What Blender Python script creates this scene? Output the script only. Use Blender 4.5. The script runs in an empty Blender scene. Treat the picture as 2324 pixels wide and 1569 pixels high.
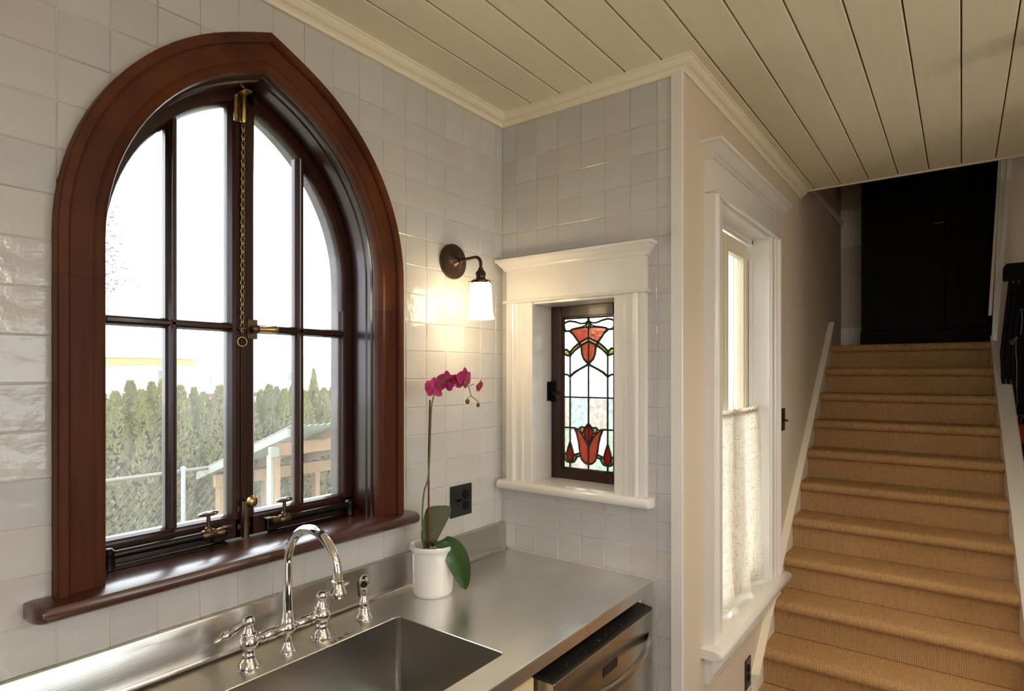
import bpy, bmesh, math, random
from mathutils import Vector, Matrix, noise as mnoise

R = math.radians
random.seed(7)
SC = bpy.context.scene
COL = SC.collection

# ------------------------------------------------------------------ camera
F, CX, CY = 1361.0, 1162.0, 848.0            # focal length and optical centre in pixels of the 2324x1569 frame
CAM = Vector((-1.896, -1.471, 1.62))
FW, RT, UP = Vector((.8, .6, 0)), Vector((.6, -.8, 0)), Vector((0, 0, 1))
cam = bpy.data.cameras.new('camera')
camo = bpy.data.objects.new('camera', cam)
COL.objects.link(camo)
cam.sensor_width = 36
cam.lens = F / 2324 * 36
cam.shift_y = (CY - 784.5) / 2324
cam.clip_start = .05
cam.clip_end = 200
camo.location = CAM
camo.rotation_euler = (R(90), 0, -math.atan2(.8, .6))
SC.camera = camo

# ------------------------------------------------------------------ world, exposure
w = bpy.data.worlds.new('overcast')
SC.world = w
w.use_nodes = True
bgn = w.node_tree.nodes['Background']
bgn.inputs[0].default_value = (.91, .97, 1.03, 1)
bgn.inputs[1].default_value = 5.5
SC.view_settings.view_transform = 'Standard'
SC.view_settings.look = 'None'
SC.view_settings.exposure = 0.18
SC.view_settings.gamma = 1.0
SC.view_settings.use_curve_mapping = False
SC.cycles.diffuse_bounces = 4
SC.cycles.glossy_bounces = 4
SC.cycles.transparent_max_bounces = 14
SC.cycles.adaptive_threshold = .03
SCONCE_W = 17.0          # emission of the opal sconce shade
SPOT_W = 560.0          # emission of each added fill spotlight lens
CEIL_W = 36.0            # emission of each opal ceiling globe

def ray(x, y): return FW + RT * ((x - CX) / F) + UP * ((CY - y) / F)
def onX(x, y, X): d = ray(x, y); return CAM + d * ((X - CAM.x) / d.x)
def onY(x, y, Y): d = ray(x, y); return CAM + d * ((Y - CAM.y) / d.y)
def onZ(x, y, Z): d = ray(x, y); return CAM + d * ((Z - CAM.z) / d.z)
def onD(x, y, D): return CAM + ray(x, y) * D

# ------------------------------------------------------------------ materials
MATS = {}
def mat(name, color, rough=.5, metal=0., coat=0., bump=None, vary=None, objvary=None, coords='Object', coatr=.08,
        spec=.5, sub=0., aniso=0., emit=None):
    """bump=(scale, strength, (sx,sy,sz), distance); vary=(color2, scale, (sx,sy,sz)); objvary=(color2)"""
    m = bpy.data.materials.new(name); m.use_nodes = True
    nt = m.node_tree; N = nt.nodes; L = nt.links
    b = N['Principled BSDF']
    b.inputs['Roughness'].default_value = rough
    b.inputs['Metallic'].default_value = metal
    b.inputs['Specular IOR Level'].default_value = spec
    b.inputs['Coat Weight'].default_value = coat
    b.inputs['Coat Roughness'].default_value = coatr
    b.inputs['Anisotropic'].default_value = aniso
    if sub:
        b.inputs['Subsurface Weight'].default_value = sub
        b.inputs['Subsurface Radius'].default_value = (.01, .008, .005)
    tc = N.new('ShaderNodeTexCoord')
    def noise(scale, sv, detail=4):
        mp = N.new('ShaderNodeMapping'); mp.inputs['Scale'].default_value = sv
        L.new(tc.outputs[coords], mp.inputs[0])
        n = N.new('ShaderNodeTexNoise'); n.inputs['Scale'].default_value = scale
        n.inputs['Detail'].default_value = detail
        L.new(mp.outputs[0], n.inputs['Vector'])
        return n
    c = None
    if vary:
        n = noise(vary[1], vary[2])
        mx = N.new('ShaderNodeMixRGB'); mx.inputs[1].default_value = (*color, 1); mx.inputs[2].default_value = (*vary[0], 1)
        cr = N.new('ShaderNodeValToRGB'); cr.color_ramp.elements[0].position = .35; cr.color_ramp.elements[1].position = .68
        L.new(n.outputs['Fac'], cr.inputs[0]); L.new(cr.outputs[0], mx.inputs[0]); c = mx.outputs[0]
    if objvary:
        oi = N.new('ShaderNodeObjectInfo')
        cr = N.new('ShaderNodeValToRGB'); cr.color_ramp.interpolation = 'LINEAR'
        els = cr.color_ramp.elements
        for k, col in enumerate(objvary):
            p = k / (len(objvary) - 1)
            e = els[0] if k == 0 else (els[len(els) - 1] if k == len(objvary) - 1 else els.new(p))
            e.position = p; e.color = (*col, 1)
        L.new(oi.outputs['Random'], cr.inputs[0])
        if c is None: c = cr.outputs[0]
        else:
            mx = N.new('ShaderNodeMixRGB'); mx.inputs[0].default_value = .5
            L.new(cr.outputs[0], mx.inputs[1]); L.new(c, mx.inputs[2]); c = mx.outputs[0]
    if c is not None: L.new(c, b.inputs['Base Color'])
    else: b.inputs['Base Color'].default_value = (*color, 1)
    if bump:
        n = noise(bump[0], bump[2])
        bp = N.new('ShaderNodeBump'); bp.inputs['Strength'].default_value = bump[1]
        bp.inputs['Distance'].default_value = bump[3] if len(bump) > 3 else .01
        L.new(n.outputs['Fac'], bp.inputs['Height']); L.new(bp.outputs[0], b.inputs['Normal'])
    if emit:
        b.inputs['Emission Color'].default_value = (*emit[0], 1); b.inputs['Emission Strength'].default_value = emit[1]
    MATS[name] = m
    return m

M_TILE = mat('zellige glaze', (.53, .52, .495), .15, bump=(16, .5, (1, 1, 1), .008),
             vary=((.60, .595, .58), 7, (1, 1, 1)),
             objvary=((.46, .475, .48), (.575, .575, .55), (.47, .505, .54), (.59, .59, .57), (.53, .505, .475), (.51, .54, .57)), coords='Object')
M_GROUT = mat('pale grout', (.66, .62, .56), .8)
M_PAINT = mat('cream gloss paint', (.74, .70, .63), .28, bump=(30, .05, (1, 1, 1), .002))
M_WALLP = mat('warm plaster paint', (.63, .54, .43), .7, bump=(60, .06, (1, 1, 1), .002))
M_CEIL = mat('cream plank paint', (.86, .79, .63), .45, vary=((.82, .75, .59), 4, (1, 14, 1)), bump=(20, .08, (1, 8, 1), .002))
M_DARKGAP = mat('plank gap shadow board', (.20, .15, .10), .9)
M_WOOD = mat('dark stained fir', (.092, .026, .010), .45, coat=.0, spec=.14, vary=((.062, .017, .008), 5, (9, 9, .8)), bump=(14, .06, (6, 6, .5), .002))
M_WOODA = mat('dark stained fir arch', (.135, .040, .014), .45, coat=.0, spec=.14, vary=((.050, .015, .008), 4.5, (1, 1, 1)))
M_WOODS = mat('dark stained sill', (.068, .020, .010), .27, coat=.7, coatr=.24, vary=((.055, .015, .008), 5, (.8, 9, 9)))
M_SASH = mat('dark sash wood', (.036, .010, .006), .3, coat=.2, spec=.3, vary=((.020, .007, .005), 5, (9, 9, .8)))
M_STEEL = mat('brushed stainless', (.62, .60, .56), .24, 1.0, vary=((.47, .46, .43), 3, (1, 1, 1)), bump=(60, .08, (.25, 6, 6), .001), aniso=.4)
M_STEELT = mat('worn stainless worktop', (.84, .83, .79), .2, 1.0, vary=((.75, .74, .71), 4, (1, 1.6, 1)), bump=(70, .05, (1.2, .35, 1), .001))
def smudge(m, lo, hi, sc):
    nt = m.node_tree; N = nt.nodes; L = nt.links; b = N['Principled BSDF']
    tc = N.new('ShaderNodeTexCoord'); nz = N.new('ShaderNodeTexNoise'); nz.inputs['Scale'].default_value = sc; nz.inputs['Detail'].default_value = 6
    nz.inputs['Distortion'].default_value = .6
    L.new(tc.outputs['Object'], nz.inputs['Vector'])
    mr = N.new('ShaderNodeMapRange'); mr.inputs['From Min'].default_value = .2; mr.inputs['From Max'].default_value = .8
    mr.inputs['To Min'].default_value = lo; mr.inputs['To Max'].default_value = hi
    L.new(nz.outputs['Fac'], mr.inputs['Value']); L.new(mr.outputs[0], b.inputs['Roughness'])
smudge(M_STEELT, .25, .34, 2.5)
M_CHROME = mat('polished chrome', (.86, .86, .86), .04, 1.0)
M_BRONZE = mat('oil rubbed bronze', (.075, .048, .032), .34, .85)
M_BRASS = mat('aged brass', (.50, .36, .16), .3, 1.0, vary=((.35, .24, .10), 30, (1, 1, 1)))
M_DBRASS = mat('dark tarnished brass', (.16, .11, .06), .35, .9, vary=((.09, .06, .04), 30, (1, 1, 1)))
M_IRON = mat('dark iron', (.03, .028, .026), .25, .8)
M_PEWTER = mat('worn nickel', (.42, .42, .40), .25, 1.0)
M_BLACK = mat('black plastic', (.012, .012, .012), .35)
M_BLACKP = mat('black paint', (.005, .0055, .007), .55, spec=.12)
M_BLACKW = mat('near black stained wood', (.009, .006, .005), .6, spec=.12, vary=((.006, .005, .004), 4, (5, 5, .6)))
M_PORC = mat('white glazed stoneware', (.88, .87, .84), .12, coat=.5)
M_SOIL = mat('orchid bark', (.05, .035, .02), .9, bump=(60, .8, (1, 1, 1), .01))
M_LEAF = mat('orchid leaf', (.028, .075, .014), .35, vary=((.05, .11, .02), 6, (8, 1, 1)), coat=.2)
M_LEAFB = mat('orchid leaf olive', (.085, .080, .018), .45, vary=((.05, .075, .018), 6, (1, 1, 3)))
M_PETAL = mat('magenta petal', (.50, .022, .17), .5, vary=((.36, .014, .09), 40, (1, 1, 1)), sub=.15)
M_LIP = mat('crimson lip', (.30, .008, .045), .45, vary=((.42, .14, .03), 60, (1, 1, 1)))
M_STEM = mat('green stem', (.13, .16, .04), .5)
M_STAKE = mat('brown stake', (.10, .04, .018), .6)
M_BUD = mat('dusky bud', (.20, .045, .035), .45)
M_TIE = mat('green tie', (.03, .08, .05), .5)
M_CARPET = mat('tan cord carpet', (.47, .28, .128), .95, vary=((.39, .225, .098), 90, (1, 1, 1)), spec=.1)
M_FLOOR = mat('brown oak floor', (.10, .047, .020), .35, vary=((.07, .031, .013), 3, (1, 10, 1)))
M_WINTRIM = mat('white gloss paint', (.76, .74, .70), .2, coat=.25)
M_CREAMSASH = mat('cream sash paint', (.72, .64, .46), .3)
M_CABINET = mat('cream cabinet paint', (.72, .58, .34), .35)
M_LEAD = mat('lead came', (.02, .02, .016), .45, .3)
M_TWINE = mat('grey twine', (.30, .36, .38), .8)
M_FELT = mat('orange felt', (.62, .08, .02), .8)
M_GROUND = mat('dry lawn', (.30, .30, .22), .95, vary=((.36, .34, .28), 2, (1, 1, 1)))
M_LUMBER = mat('raw lumber', (.33, .215, .11), .8, vary=((.26, .16, .08), 8, (4, 4, 1)))
M_GREYLUM = mat('weathered board', (.25, .26, .22), .8)
M_CORR = mat('translucent corrugated sheet', (.26, .285, .24), .5)
M_GALV = mat('galvanised pipe', (.34, .37, .38), .45, .4)
M_WIRE = mat('rusty wire', (.17, .14, .12), .6, .3)
M_HOUSEW = mat('white siding', (.85, .85, .85), .8)
M_HOUSEY = mat('yellow fascia', (.36, .26, .085), .8)
M_HOUSEB = mat('red brick', (.15, .045, .04), .8)
M_PANEB = mat('far window glass', (.13, .19, .21), .2)
M_ROOFG = mat('pale roof', (.80, .80, .80), .8)
M_PRINT = mat('panel print', (.28, .26, .24), .6)
M_STAMP = mat('etched mark', (.10, .075, .04), .5, .6)
M_TREE = mat('arborvitae spray', (.23, .22, .08), .8, objvary=((.21, .21, .075), (.27, .255, .085), (.24, .24, .10)), spec=.2)
M_TREEC = mat('arborvitae inner shade', (.03, .032, .012), .95)  # near black core holds the shade between the sprays in its colour
M_BARK = mat('bark', (.12, .08, .05), .9)
M_FARTREE = mat('haze-paled far conifer', (.16, .19, .14), .9)  # paleness puts overexposed haze into the leaf colour

# carpet cord relief
def carpet_nodes(m):
    nt = m.node_tree; N = nt.nodes; L = nt.links; b = N['Principled BSDF']
    tc = N.new('ShaderNodeTexCoord')
    mp = N.new('ShaderNodeMapping'); mp.inputs['Scale'].default_value = (1, 1, 1)
    L.new(tc.outputs['Object'], mp.inputs[0])
    wv = N.new('ShaderNodeTexWave'); wv.bands_direction = 'Y'; wv.inputs['Scale'].default_value = 42
    wv.inputs['Distortion'].default_value = .7; wv.inputs['Detail'].default_value = 2; wv.inputs['Detail Scale'].default_value = 3
    L.new(mp.outputs[0], wv.inputs['Vector'])
    nz = N.new('ShaderNodeTexNoise'); nz.inputs['Scale'].default_value = 260; L.new(mp.outputs[0], nz.inputs['Vector'])
    ad = N.new('ShaderNodeMath'); ad.operation = 'MULTIPLY_ADD'; ad.inputs[1].default_value = .5
    L.new(nz.outputs['Fac'], ad.inputs[0]); L.new(wv.outputs['Fac'], ad.inputs[2])
    bp = N.new('ShaderNodeBump'); bp.inputs['Strength'].default_value = .55; bp.inputs['Distance'].default_value = .004
    L.new(ad.outputs[0], bp.inputs['Height']); L.new(bp.outputs[0], b.inputs['Normal'])
carpet_nodes(M_CARPET)

def glass_mat(name, tint=(1, 1, 1), haze=.05, gloss=.08, hazecol=(1, 1, 1), wav=None, streak=False, ior=1.45):
    m = bpy.data.materials.new(name); m.use_nodes = True
    nt = m.node_tree; N = nt.nodes; L = nt.links
    for n in list(N): N.remove(n)
    out = N.new('ShaderNodeOutputMaterial')
    tr = N.new('ShaderNodeBsdfTransparent'); tr.inputs[0].default_value = (*tint, 1)
    tl = N.new('ShaderNodeBsdfTranslucent'); tl.inputs[0].default_value = (*[a * b for a, b in zip(tint, hazecol)], 1)
    m1 = N.new('ShaderNodeMixShader'); m1.inputs[0].default_value = haze
    L.new(tr.outputs[0], m1.inputs[1]); L.new(tl.outputs[0], m1.inputs[2])
    gl = N.new('ShaderNodeBsdfGlossy'); gl.inputs['Roughness'].default_value = .03
    lw = N.new('ShaderNodeLayerWeight'); lw.inputs[0].default_value = .5
    pw = N.new('ShaderNodeMath'); pw.operation = 'POWER'; pw.inputs[1].default_value = 5; L.new(lw.outputs['Facing'], pw.inputs[0])
    f0 = ((ior - 1) / (ior + 1)) ** 2
    ma = N.new('ShaderNodeMath'); ma.operation = 'MULTIPLY_ADD'; ma.inputs[1].default_value = 1 - f0; ma.inputs[2].default_value = f0; L.new(pw.outputs[0], ma.inputs[0])
    m2 = N.new('ShaderNodeMixShader'); L.new(ma.outputs[0], m2.inputs[0])
    L.new(m1.outputs[0], m2.inputs[1]); L.new(gl.outputs[0], m2.inputs[2])
    L.new(m2.outputs[0], out.inputs[0])
    if wav or streak:
        tc = N.new('ShaderNodeTexCoord'); nz = N.new('ShaderNodeTexNoise')
        nz.inputs['Scale'].default_value = wav or 6; nz.inputs['Detail'].default_value = 5
        L.new(tc.outputs['Object'], nz.inputs['Vector'])
        if wav:
            cr = N.new('ShaderNodeValToRGB'); cr.color_ramp.elements[0].position = .3; cr.color_ramp.elements[1].position = .7
            cr.color_ramp.elements[0].color = (*[c * .72 for c in tint], 1); cr.color_ramp.elements[1].color = (*[min(1, c * 1.08) for c in tint], 1)
            L.new(nz.outputs['Fac'], cr.inputs[0]); L.new(cr.outputs[0], tr.inputs[0]); L.new(cr.outputs[0], tl.inputs[0])
            bp = N.new('ShaderNodeBump'); bp.inputs['Strength'].default_value = .4; bp.inputs['Distance'].default_value = .004
            L.new(nz.outputs['Fac'], bp.inputs['Height']); L.new(bp.outputs[0], gl.inputs['Normal'])
        if streak:
            mp = N.new('ShaderNodeMath'); mp.operation = 'MULTIPLY'; mp.inputs[1].default_value = haze * 2
            L.new(nz.outputs['Fac'], mp.inputs[0]); L.new(mp.outputs[0], m1.inputs[0])
    MATS[name] = m
    return m
G_CLEAR = glass_mat('dusty window glass', (.98, .985, .985), .035, streak=True)
G_SIDE = glass_mat('thin side glass', (.98, .985, .985), .02, ior=1.12)
G_WHITE = glass_mat('ripple clear glass', (.92, .95, .94), .22, wav=70)
G_BLUE = glass_mat('pale blue glass', (.70, .77, .79), .32, wav=60)
G_GREEN = glass_mat('pale green glass', (.68, .77, .68), .32, wav=60)
G_ROSE = glass_mat('pale rose glass', (.76, .72, .69), .32, wav=60)
G_RED = glass_mat('orange red glass', (.46, .165, .11), .45, wav=45)
G_DRED = glass_mat('deep red glass', (.34, .055, .045), .45, wav=45)
G_YEL = glass_mat('amber glass', (.47, .41, .19), .45, wav=60)
G_MINT = glass_mat('mint glass', (.32, .44, .36), .5, wav=60)

# linen
def linen():
    m = bpy.data.materials.new('slubby linen'); m.use_nodes = True
    nt = m.node_tree; N = nt.nodes; L = nt.links
    for n in list(N): N.remove(n)
    out = N.new('ShaderNodeOutputMaterial')
    tc = N.new('ShaderNodeTexCoord')
    mp = N.new('ShaderNodeMapping'); mp.inputs['Scale'].default_value = (30, 30, 420); L.new(tc.outputs['Object'], mp.inputs[0])
    mp2 = N.new('ShaderNodeMapping'); mp2.inputs['Scale'].default_value = (420, 30, 22); L.new(tc.outputs['Object'], mp2.inputs[0])
    n1 = N.new('ShaderNodeTexNoise'); n1.inputs['Scale'].default_value = 1; n1.inputs['Detail'].default_value = 3; L.new(mp.outputs[0], n1.inputs['Vector'])
    n2 = N.new('ShaderNodeTexNoise'); n2.inputs['Scale'].default_value = 1; n2.inputs['Detail'].default_value = 3; L.new(mp2.outputs[0], n2.inputs['Vector'])
    mn = N.new('ShaderNodeMath'); mn.operation = 'MINIMUM'; L.new(n1.outputs['Fac'], mn.inputs[0]); L.new(n2.outputs['Fac'], mn.inputs[1])
    cr = N.new('ShaderNodeValToRGB')
    cr.color_ramp.elements[0].position = .27; cr.color_ramp.elements[0].color = (.34, .25, .14, 1)
    cr.color_ramp.elements[1].position = .43; cr.color_ramp.elements[1].color = (.80, .74, .62, 1)
    L.new(mn.outputs[0], cr.inputs[0])
    df = N.new('ShaderNodeBsdfDiffuse'); tl = N.new('ShaderNodeBsdfTranslucent')
    L.new(cr.outputs[0], df.inputs[0]); L.new(cr.outputs[0], tl.inputs[0])
    mx = N.new('ShaderNodeMixShader'); mx.inputs[0].default_value = .42
    L.new(df.outputs[0], mx.inputs[1]); L.new(tl.outputs[0], mx.inputs[2])
    L.new(mx.outputs[0], out.inputs[0])
    return m
M_LINEN = linen()

def emis(name, color, strength):
    m = bpy.data.materials.new(name); m.use_nodes = True
    b = m.node_tree.nodes['Principled BSDF']
    b.inputs['Base Color'].default_value = (.85, .83, .78, 1); b.inputs['Roughness'].default_value = .2
    b.inputs['Emission Color'].default_value = (*color, 1); b.inputs['Emission Strength'].default_value = strength
    return m
M_SHADE = emis('lit opal shade', (1.0, .76, .45), SCONCE_W)
M_SPOT = emis('lit fill spotlight lens', (1.0, .82, .58), SPOT_W)
M_GLOBE = emis('lit opal globe', (1.0, .87, .70), CEIL_W)

# ------------------------------------------------------------------ mesh helpers
def link(o, parent=None):
    COL.objects.link(o)
    if parent is not None: o.parent = parent
    return o
def tag(o, label=None, cat=None, group=None, kind=None):
    if label: o['label'] = label
    if cat: o['category'] = cat
    if group: o['group'] = group
    if kind: o['kind'] = kind
    return o
def empty(name, loc=(0, 0, 0), parent=None):
    o = bpy.data.objects.new(name, None); o.location = loc; o.empty_display_size = .05
    return link(o, parent)
def off(parent):
    """world offset of a chain of unrotated parents"""
    v = Vector((0, 0, 0))
    while parent is not None: v += parent.location; parent = parent.parent
    return v
def done(bm, name, m, parent=None, smooth=False, angle=35):
    """all geometry is made in world metres and shifted under its parent"""
    bmesh.ops.remove_doubles(bm, verts=bm.verts, dist=1e-6)
    bmesh.ops.recalc_face_normals(bm, faces=bm.faces)
    if parent is not None:
        bmesh.ops.translate(bm, verts=bm.verts, vec=-off(parent))
    me = bpy.data.meshes.new(name); bm.to_mesh(me); bm.free()
    me.materials.append(m)
    if smooth:
        me.polygons.foreach_set('use_smooth', [True] * len(me.polygons))
        try: me.set_sharp_from_angle(angle=R(angle))
        except Exception: pass
    return link(bpy.data.objects.new(name, me), parent)
def B(): return bmesh.new()
def box(bm, a, b, bev=0., seg=1):
    a, b = Vector(a), Vector(b)
    lo = Vector([min(a[i], b[i]) for i in range(3)]); hi = Vector([max(a[i], b[i]) for i in range(3)])
    vs = [bm.verts.new((x, y, z)) for x in (lo.x, hi.x) for y in (lo.y, hi.y) for z in (lo.z, hi.z)]
    fs = []
    for q in ((0, 1, 3, 2), (4, 6, 7, 5), (0, 4, 5, 1), (2, 3, 7, 6), (0, 2, 6, 4), (1, 5, 7, 3)):
        fs.append(bm.faces.new([vs[i] for i in q]))
    if bev:
        es = list({e for f in fs for e in f.edges})
        bmesh.ops.bevel(bm, geom=es, offset=bev, segments=seg, affect='EDGES', profile=.5)
    return bm
def loft(bm, loops, closed=True, caps=True, wrap=False):
    """loops: lists of points, same count; quads between successive loops"""
    L = [[bm.verts.new(p) for p in l] for l in loops]
    n = len(L[0])
    rng = range(len(L)) if wrap else range(len(L) - 1)
    for i in rng:
        a, b = L[i], L[(i + 1) % len(L)]
        for j in range(n if closed else n - 1):
            k = (j + 1) % n
            try: bm.faces.new((a[j], a[k], b[k], b[j]))
            except ValueError: pass
    if caps and closed and not wrap:
        for l in (L[0], L[-1]):
            try: bm.faces.new(l)
            except ValueError: pass
    return bm
def prism(bm, pts, vec):
    vec = Vector(vec)
    return loft(bm, [[Vector(p) for p in pts], [Vector(p) + vec for p in pts]])
def axes(d):
    d = Vector(d).normalized()
    a = Vector((0, 0, 1)) if abs(d.z) < .9 else Vector((1, 0, 0))
    u = d.cross(a).normalized(); v = d.cross(u).normalized()
    return d, u, v
def lathe(bm, prof, o, axis=(0, 0, 1), seg=24, cap=True):
    """prof: (radius, height along axis)"""
    d, u, v = axes(axis); o = Vector(o)
    loops = []
    for r, h in prof:
        r = max(r, 1e-5)
        loops.append([o + d * h + (u * math.cos(t) + v * math.sin(t)) * r for t in [2 * math.pi * k / seg for k in range(seg)]])
    return loft(bm, loops, caps=cap)
def tube(bm, pts, r, seg=10, cap=True):
    pts = [Vector(p) for p in pts]
    n = len(pts); rr = r if isinstance(r, (list, tuple)) else [r] * n
    tang = [(pts[min(i + 1, n - 1)] - pts[max(i - 1, 0)]).normalized() for i in range(n)]
    _, u, v = axes(tang[0])
    loops = []
    for i in range(n):
        if i:
            q = tang[i - 1].rotation_difference(tang[i]); u = q @ u; v = q @ v
        loops.append([pts[i] + (u * math.cos(t) + v * math.sin(t)) * rr[i] for t in [2 * math.pi * k / seg for k in range(seg)]])
    return loft(bm, loops, caps=cap)
def ring(bm, c, nrm, Rr, r, seg=24, s2=8):
    d, u, v = axes(nrm); c = Vector(c)
    loops = []
    for k in range(seg):
        t = 2 * math.pi * k / seg; e = u * math.cos(t) + v * math.sin(t)
        loops.append([c + e * Rr + (e * math.cos(a) + d * math.sin(a)) * r for a in [2 * math.pi * j / s2 for j in range(s2)]])
    return loft(bm, loops, wrap=True)
def curve_pts(ctrl, n=8):
    """Catmull-Rom through control points"""
    P = [Vector(p) for p in ctrl]; P = [P[0] * 2 - P[1]] + P + [P[-1] * 2 - P[-2]]
    out = []
    for i in range(1, len(P) - 2):
        for k in range(n):
            t = k / n
            a, b, c, d = P[i - 1], P[i], P[i + 1], P[i + 2]
            out.append(.5 * ((2 * b) + (c - a) * t + (2 * a - 5 * b + 4 * c - d) * t * t + (3 * b - a - 3 * c + d) * t ** 3))
    out.append(P[-2]); return out
def mk(name, m, parent, fn, *a, smooth=False, **k):
    bm = B(); fn(bm, *a, **k); return done(bm, name, m, parent, smooth)
def copy_tree(o, parent=None):
    c = o.copy(); COL.objects.link(c); c.parent = parent
    for ch in o.children: copy_tree(ch, c)
    return c

# ================================================================== SETTING
CEIL = 2.64
SWY = -.745              # stair-side wall face
CT = .924                # worktop height
X0, HW, SPR, JOINT = -1.022, .463, 1.907, 1.818   # arched window: centre, half width of casing, spring line, joint of legs and arch
R1, TH1, R2 = .611, 1.13, 2.243                       # shoulder arc, where it ends, flatter arc up to the point
C1 = HW - R1
C2X, C2Z = C1 + (R1 - R2) * math.cos(TH1), (R1 - R2) * math.sin(TH1)
def arch_half(s, side, n=26):
    """points of the arch at inset s from the casing's outer edge, from joint to apex; side -1 left, +1 right"""
    out = [(HW - s, JOINT)]
    n1 = 18; n2 = n - n1
    for k in range(n1 + 1):
        t = TH1 * k / n1; out.append((C1 + (R1 - s) * math.cos(t), SPR + (R1 - s) * math.sin(t)))
    t1 = math.acos(-C2X / (R2 - s))
    for k in range(1, n2 + 1):
        t = TH1 + (t1 - TH1) * k / n2; out.append((C2X + (R2 - s) * math.cos(t), SPR + C2Z + (R2 - s) * math.sin(t)))
    return [(X0 + side * a, z) for a, z in out]
def arch_z(x, s):
    a = abs(x - X0)
    if a >= C1 + (R1 - s) * math.cos(TH1): return SPR + math.sqrt(max(0, (R1 - s) ** 2 - (a - C1) ** 2))
    return SPR + C2Z + math.sqrt(max(0, (R2 - s) ** 2 - (a - C2X) ** 2))
def arch_half_width(z, s):
    b = z - SPR
    if b <= 0: return HW - s
    if b < (R1 - s) * math.sin(TH1): return C1 + math.sqrt(max(0, (R1 - s) ** 2 - b * b))
    q = (R2 - s) ** 2 - (b - C2Z) ** 2
    return C2X + math.sqrt(q) if q > 0 else -1

# floor
fl = mk('floor', M_FLOOR, None, box, (-3.6, -4.0, -.12), (3.4, .2, 0))
tag(fl, 'brown oak floor of the kitchen below the worktop', 'floor', kind='structure')

# wall with the arched window
def wall_arch(bm):
    y0, y1 = .0022, .22
    hw = HW - .045; s = .045
    zb = 1.14
    box(bm, (-3.6, y0, 0), (X0 - hw, y1, 4.6)); box(bm, (X0 + hw, y0, 0), (.2, y1, 4.6)); box(bm, (X0 - hw, y0, 0), (X0 + hw, y1, zb))
    L = arch_half(s, -1); Rr = arch_half(s, 1)[::-1]
    pts = L + Rr[1:]
    for (xa, za), (xb, zb2) in zip(pts, pts[1:]):
        loft(bm, [[(xa, y0, za), (xb, y0, zb2), (xb, y0, 4.6), (xa, y0, 4.6)], [(xa, y1, za), (xb, y1, zb2), (xb, y1, 4.6), (xa, y1, 4.6)]])
wl = mk('wall_left', M_GROUT, None, wall_arch)
tag(wl, 'wall of glossy handmade grey-white square tiles around the arched window', 'wall', kind='structure')

# wall with the stained glass window (faces -X)
W2 = dict(y0=-.155, y1=-.51, z0=1.20, z1=1.892)
def wall_back(bm):
    x0, x1 = .0022, .16
    box(bm, (x0, .003, 0), (x1, W2['y0'], 4.6)); box(bm, (x0, W2['y1'], 0), (x1, SWY + .004, 4.6))
    box(bm, (x0, W2['y0'], 0), (x1, W2['y1'], W2['z0'])); box(bm, (x0, W2['y0'], W2['z1']), (x1, W2['y1'], 4.6))
wb = mk('wall_back', M_GROUT, None, wall_back)
tag(wb, 'short tiled wall holding the small stained glass window', 'wall', kind='structure')

# stair-side wall with the white window (faces -Y)
W3 = dict(x0=.335, x1=1.06, z0=.66, z1=2.255)
def wall_stair(bm):
    y0, y1 = SWY, SWY + .16
    box(bm, (.16, y0, 0), (W3['x0'], y1, 4.6)); box(bm, (W3['x1'], y0, 0), (3.36, y1, 4.6))
    box(bm, (W3['x0'], y0, 0), (W3['x1'], y1, W3['z0'])); box(bm, (W3['x0'], y0, W3['z1']), (W3['x1'], y1, 4.6))
    box(bm, (.0012, y0, 0), (.16, y0 + .0035, 4.6))
ws = mk('wall_stair', M_WALLP, None, wall_stair)
tag(ws, 'warm painted wall running beside the carpeted stairs', 'wall', kind='structure')
tr = mk('trim_1', M_WINTRIM, None, box, (-.012, -.7075, 0), (.004, SWY - .003, CEIL - .03), bev=.002)
tag(tr, 'white vertical corner board where the tiles end', 'trim', kind='structure')

wq = mk('wall_landing', M_WALLP, None, box, (3.2, SWY + .1, 0), (3.36, -2.3, 4.6))
tag(wq, 'dim wall behind the dark cupboard at the stair head', 'wall', kind='structure')
mk('wainscot_cap', M_PAINT, wq, box, (3.165, SWY, 2.80), (3.2, -.96, 2.845), bev=.006)
mk('frieze_board', M_PAINT, wq, box, (3.185, SWY, 2.56), (3.2, -.96, 2.80))
mk('baseboard', M_PAINT, wq, box, (3.18, SWY, 1.81), (3.2, -.96, 1.96), bev=.004)
pr = mk('trim_2', M_PAINT, None, box, (1.9, SWY - .02, 2.715), (3.2, SWY, 2.76), bev=.006)
tag(pr, 'horizontal picture rail high on the wall above the stairs', 'trim', kind='structure')

RW = (-2.7, -1.45, 1.05, 2.15)
wr = mk('wall_rear', M_WALLP, None, lambda bm: (box(bm, (-3.6, -4.0, 0), (-3.45, RW[0], 4.6)), box(bm, (-3.6, RW[1], 0), (-3.45, .2, 4.6)), box(bm, (-3.6, RW[0], 0), (-3.45, RW[1], RW[2])), box(bm, (-3.6, RW[0], RW[3]), (-3.45, RW[1], 4.6))))
tag(wr, 'plain painted wall across the kitchen facing the stained glass window', 'wall', kind='structure')
w5 = empty('fill_window', (-3.5, (RW[0] + RW[1]) / 2, RW[2])); tag(w5, 'added unseen white single-light window giving fill daylight, facing the stained glass window', 'window', kind='structure')  # added out of view so its daylight lifts the room's ambient light
mk('frame', M_WINTRIM, w5, lambda bm: (box(bm, (-3.57, RW[0], RW[2]), (-3.44, RW[0] + .05, RW[3])), box(bm, (-3.57, RW[1] - .05, RW[2]), (-3.44, RW[1], RW[3])), box(bm, (-3.57, RW[0], RW[2]), (-3.42, RW[1], RW[2] + .05)), box(bm, (-3.57, RW[0], RW[3] - .05), (-3.44, RW[1], RW[3]))))
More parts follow.
